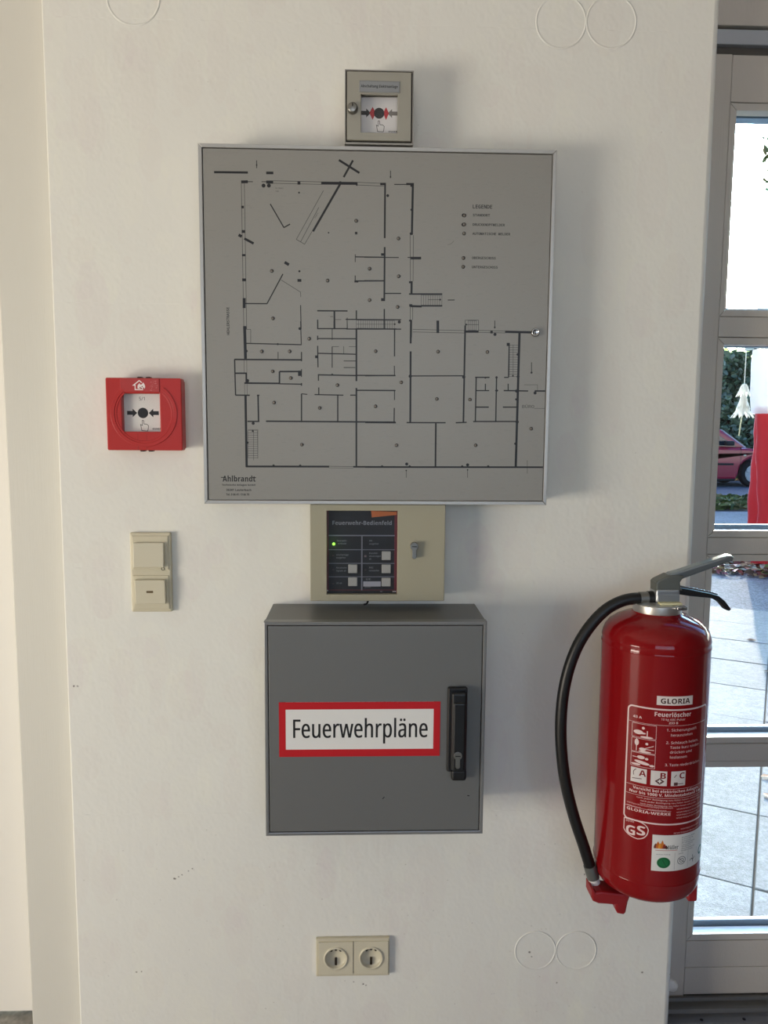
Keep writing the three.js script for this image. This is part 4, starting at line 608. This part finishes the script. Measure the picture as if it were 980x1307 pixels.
    for (let i = 0; i < 8; i++) text(g, ['Brandschutz GmbH', 'Service und Wartung', 'Feuerlöscher', 'Prüfdienst', 'Lauterbach', 'Telefon', 'Notdienst', 'Kundendienst'][i], 430, 70 + i * 34, 28, '#3b3b3e', { w: 260 - (i % 3) * 40 });
    g.strokeStyle = '#8d8c88'; g.lineWidth = 4; for (const x of [330, 560, 760]) { g.beginPath(); g.moveTo(x, 320); g.lineTo(x, 620); g.stroke(); }
    g.fillStyle = '#17703f'; g.beginPath(); g.arc(170, 490, 96, 0, 7); g.fill(); g.strokeStyle = '#0d3d22'; g.lineWidth = 8; g.beginPath(); g.arc(170, 490, 76, 0, 7); g.moveTo(150, 440); g.lineTo(200, 540); g.stroke();
    g.strokeStyle = '#77777a'; g.lineWidth = 12; g.beginPath(); g.arc(445, 470, 66, 0, 7); g.stroke(); g.beginPath(); g.arc(445, 470, 34, 0, 7); g.moveTo(400, 430); g.lineTo(490, 510); g.stroke();
    text(g, 'nächste Prüfung', 60, 350, 24, '#555', { w: 200 }); text(g, 'geprüft', 390, 350, 24, '#555'); g.strokeStyle = '#1a1a1c'; g.lineWidth = 11; g.beginPath(); g.moveTo(600, 520); g.lineTo(640, 490); g.lineTo(670, 520); g.lineTo(720, 480); g.moveTo(665, 430); g.lineTo(675, 560); g.stroke();
    g.fillStyle = '#2a6f63'; g.beginPath(); g.arc(900, 440, 80, 0, 7); g.fill(); g.fillStyle = '#dedcd8'; g.beginPath(); g.arc(900, 440, 50, 0, 7); g.fill();
  });
  part(t, 'service_sticker', film(-16, 60, 0.502, 0.5685, R + 0.0006), std({ map: svc, roughness: 0.4 }), 'white inspection sticker with a green seal');
  part(t, 'collar', at(lathe([[0.0385, 0.944], [0.0412, 0.9448], [0.0425, 0.947], [0.0425, 0.9592], [0.0415, 0.961], [0.036, 0.9614], [0.03, 0.9635], [0.0001, 0.964]], 64)), std({ color: 0xcfcdc8, roughness: 0.36, metalness: 0.85 }), 'bright metal collar');
  part(t, 'collar_clamp', merge([rb(cx + 0.018, cx + 0.036, 0.957, 0.9635, cz + 0.032, cz + 0.046, 0.002), cyl(cx + 0.026, 0.961, cz + 0.04, cz + 0.05, 0.003), rb(cx - 0.052, cx - 0.036, 0.9575, 0.963, cz - 0.004, cz + 0.006, 0.002)]), M.chrome);
  part(t, 'valve_body', merge([rb(cx - 0.009, cx + 0.034, 0.9635, 0.9885, cz - 0.017, cz + 0.017, 0.004), rb(cx - 0.0075, cx + 0.0325, 0.9665, 0.9795, cz + 0.01, cz + 0.0195, 0.001)]), std({ color: 0xb4b9bd, roughness: 0.32, metalness: 0.85 }));
  part(t, 'safety_seal', rb(cx - 0.006, cx + 0.034, 0.9625, 0.9663, cz + 0.016, cz + 0.03, 0.0015), std({ color: 0xe9e2b4, roughness: 0.5 }), 'pale plastic safety seal');
  const side = (pts, half, mat, name, label, bev = 0.003) => part(t, name, ex(poly(pts), cz - half, cz + half, bev, [], 8), mat, label);
  side([[0.5345, 0.985], [0.534, 1.0], [0.5375, 1.004], [0.557, 1.0135], [0.575, 1.0145], [0.585, 1.0125], [0.578, 1.001], [0.579, 0.993], [0.583, 0.986]], 0.0155, M.castGrey, 'lever_bracket');
  side([[0.553, 1.01], [0.563, 1.0165], [0.578, 1.0205], [0.665, 1.0492], [0.672, 1.0488], [0.6752, 1.045], [0.673, 1.039], [0.667, 1.0365], [0.585, 1.0065], [0.576, 1.003]], 0.0115, std({ color: 0x8f979a, roughness: 0.3, metalness: 0.85 }), 'squeeze_lever', 'pale metal upper lever', 0.0035);
  const hp = [[0.577, 0.991], [0.6, 0.987], [0.638, 0.9795], [0.652, 0.975], [0.664, 0.9655], [0.6755, 0.951], [0.6725, 0.9475], [0.668, 0.9485], [0.658, 0.96], [0.648, 0.9672], [0.636, 0.9712], [0.6, 0.9745], [0.578, 0.978]];
  side(hp, 0.011, std({ color: 0x202224, roughness: 0.4, metalness: 0.4 }), 'carry_handle', 'dark lower carrying handle', 0.002);
  part(t, 'handle_strip', new THREE.TubeGeometry(new THREE.CatmullRomCurve3([V(0.584, 0.9905), V(0.61, 0.9862), V(0.64, 0.9795), V(0.653, 0.975)]), 20, 0.0022, 6).scale(1, 1, 1), M.chrome);
  // hose
  const curve = new THREE.CatmullRomCurve3([V(0.513, 0.9688), V(0.498, 0.9682), V(0.478, 0.9635), V(0.452, 0.9495), V(0.4285, 0.926), V(0.406, 0.892), V(0.39, 0.853), V(0.379, 0.805), V(0.3745, 0.752), V(0.3765, 0.69), V(0.3865, 0.622), V(0.4045, 0.555), V(0.4255, 0.495), V(0.4385, 0.456)]);
  part(t, 'hose', new THREE.TubeGeometry(curve, 120, 0.0106, 18), M.rubber, 'black rubber hose');
  const tube = (a, b, r, n = 24) => new THREE.TubeGeometry(new THREE.LineCurve3(a, b), 1, r, n);
  const capped = (a, b, r) => { const L = a.distanceTo(b), g = new THREE.CylinderGeometry(r, r, L, 28); const q = new THREE.Quaternion().setFromUnitVectors(new THREE.Vector3(0, 1, 0), b.clone().sub(a).normalize()); return g.applyQuaternion(q).translate(mid(a.x, b.x), mid(a.y, b.y), mid(a.z, b.z)); };
  part(t, 'hose_ferrule', capped(V(0.5105, 0.9689), V(0.5255, 0.9692), 0.0118), M.steel, 'metal sleeve at the valve end');
  part(t, 'hose_nut', capped(V(0.525, 0.9692), V(0.536, 0.9692), 0.0128), M.black);
  part(t, 'hose_ferrule', capped(V(0.4378, 0.4585), V(0.4455, 0.433), 0.0118), std({ color: 0x777a78, roughness: 0.45, metalness: 0.7 }), 'grey sleeve at the nozzle end');
  part(t, 'nozzle', capped(V(0.4452, 0.434), V(0.4485, 0.4225), 0.0105), M.white, 'white nozzle tip');
  // plastic foot ring with the hose clip
  part(t, 'foot_ring', at(lathe([[0.045, 0.43], [0.045, 0.424], [0.06, 0.424], [0.064, 0.43], [0.045, 0.431]], 64)), M.redPlastic);
  part(t, 'hose_clip', ex(poly([[0.4345, 0.4265], [0.438, 0.4275], [0.4425, 0.4225], [0.4535, 0.4235], [0.5, 0.417], [0.5075, 0.416], [0.503, 0.402], [0.5, 0.381], [0.4955, 0.377], [0.484, 0.3795], [0.4805, 0.3865], [0.4795, 0.3965], [0.4475, 0.3995], [0.4375, 0.404], [0.4348, 0.4105]]), cz - 0.012, cz + 0.03, 0.004), M.redPlastic, 'red foot with hose clip');
  part(t, 'foot', rb(0.6235, 0.6415, 0.389, 0.435, cz - 0.02, cz + 0.012, 0.004), M.redPlastic);
  part(t, 'foot', rb(0.532, 0.55, 0.386, 0.43, cz - 0.07, cz - 0.05, 0.004), M.redPlastic);
  // wall hook behind the cylinder
  const b = t;
  part(b, 'wall_hook', merge([rb(cx - 0.03, cx + 0.03, 0.6, 0.9, 0, 0.006, 0.001), rb(cx - 0.02, cx + 0.02, 0.84, 0.87, 0.004, 0.0362, 0.002)]), M.steel);
}
renderer.render(scene, camera);
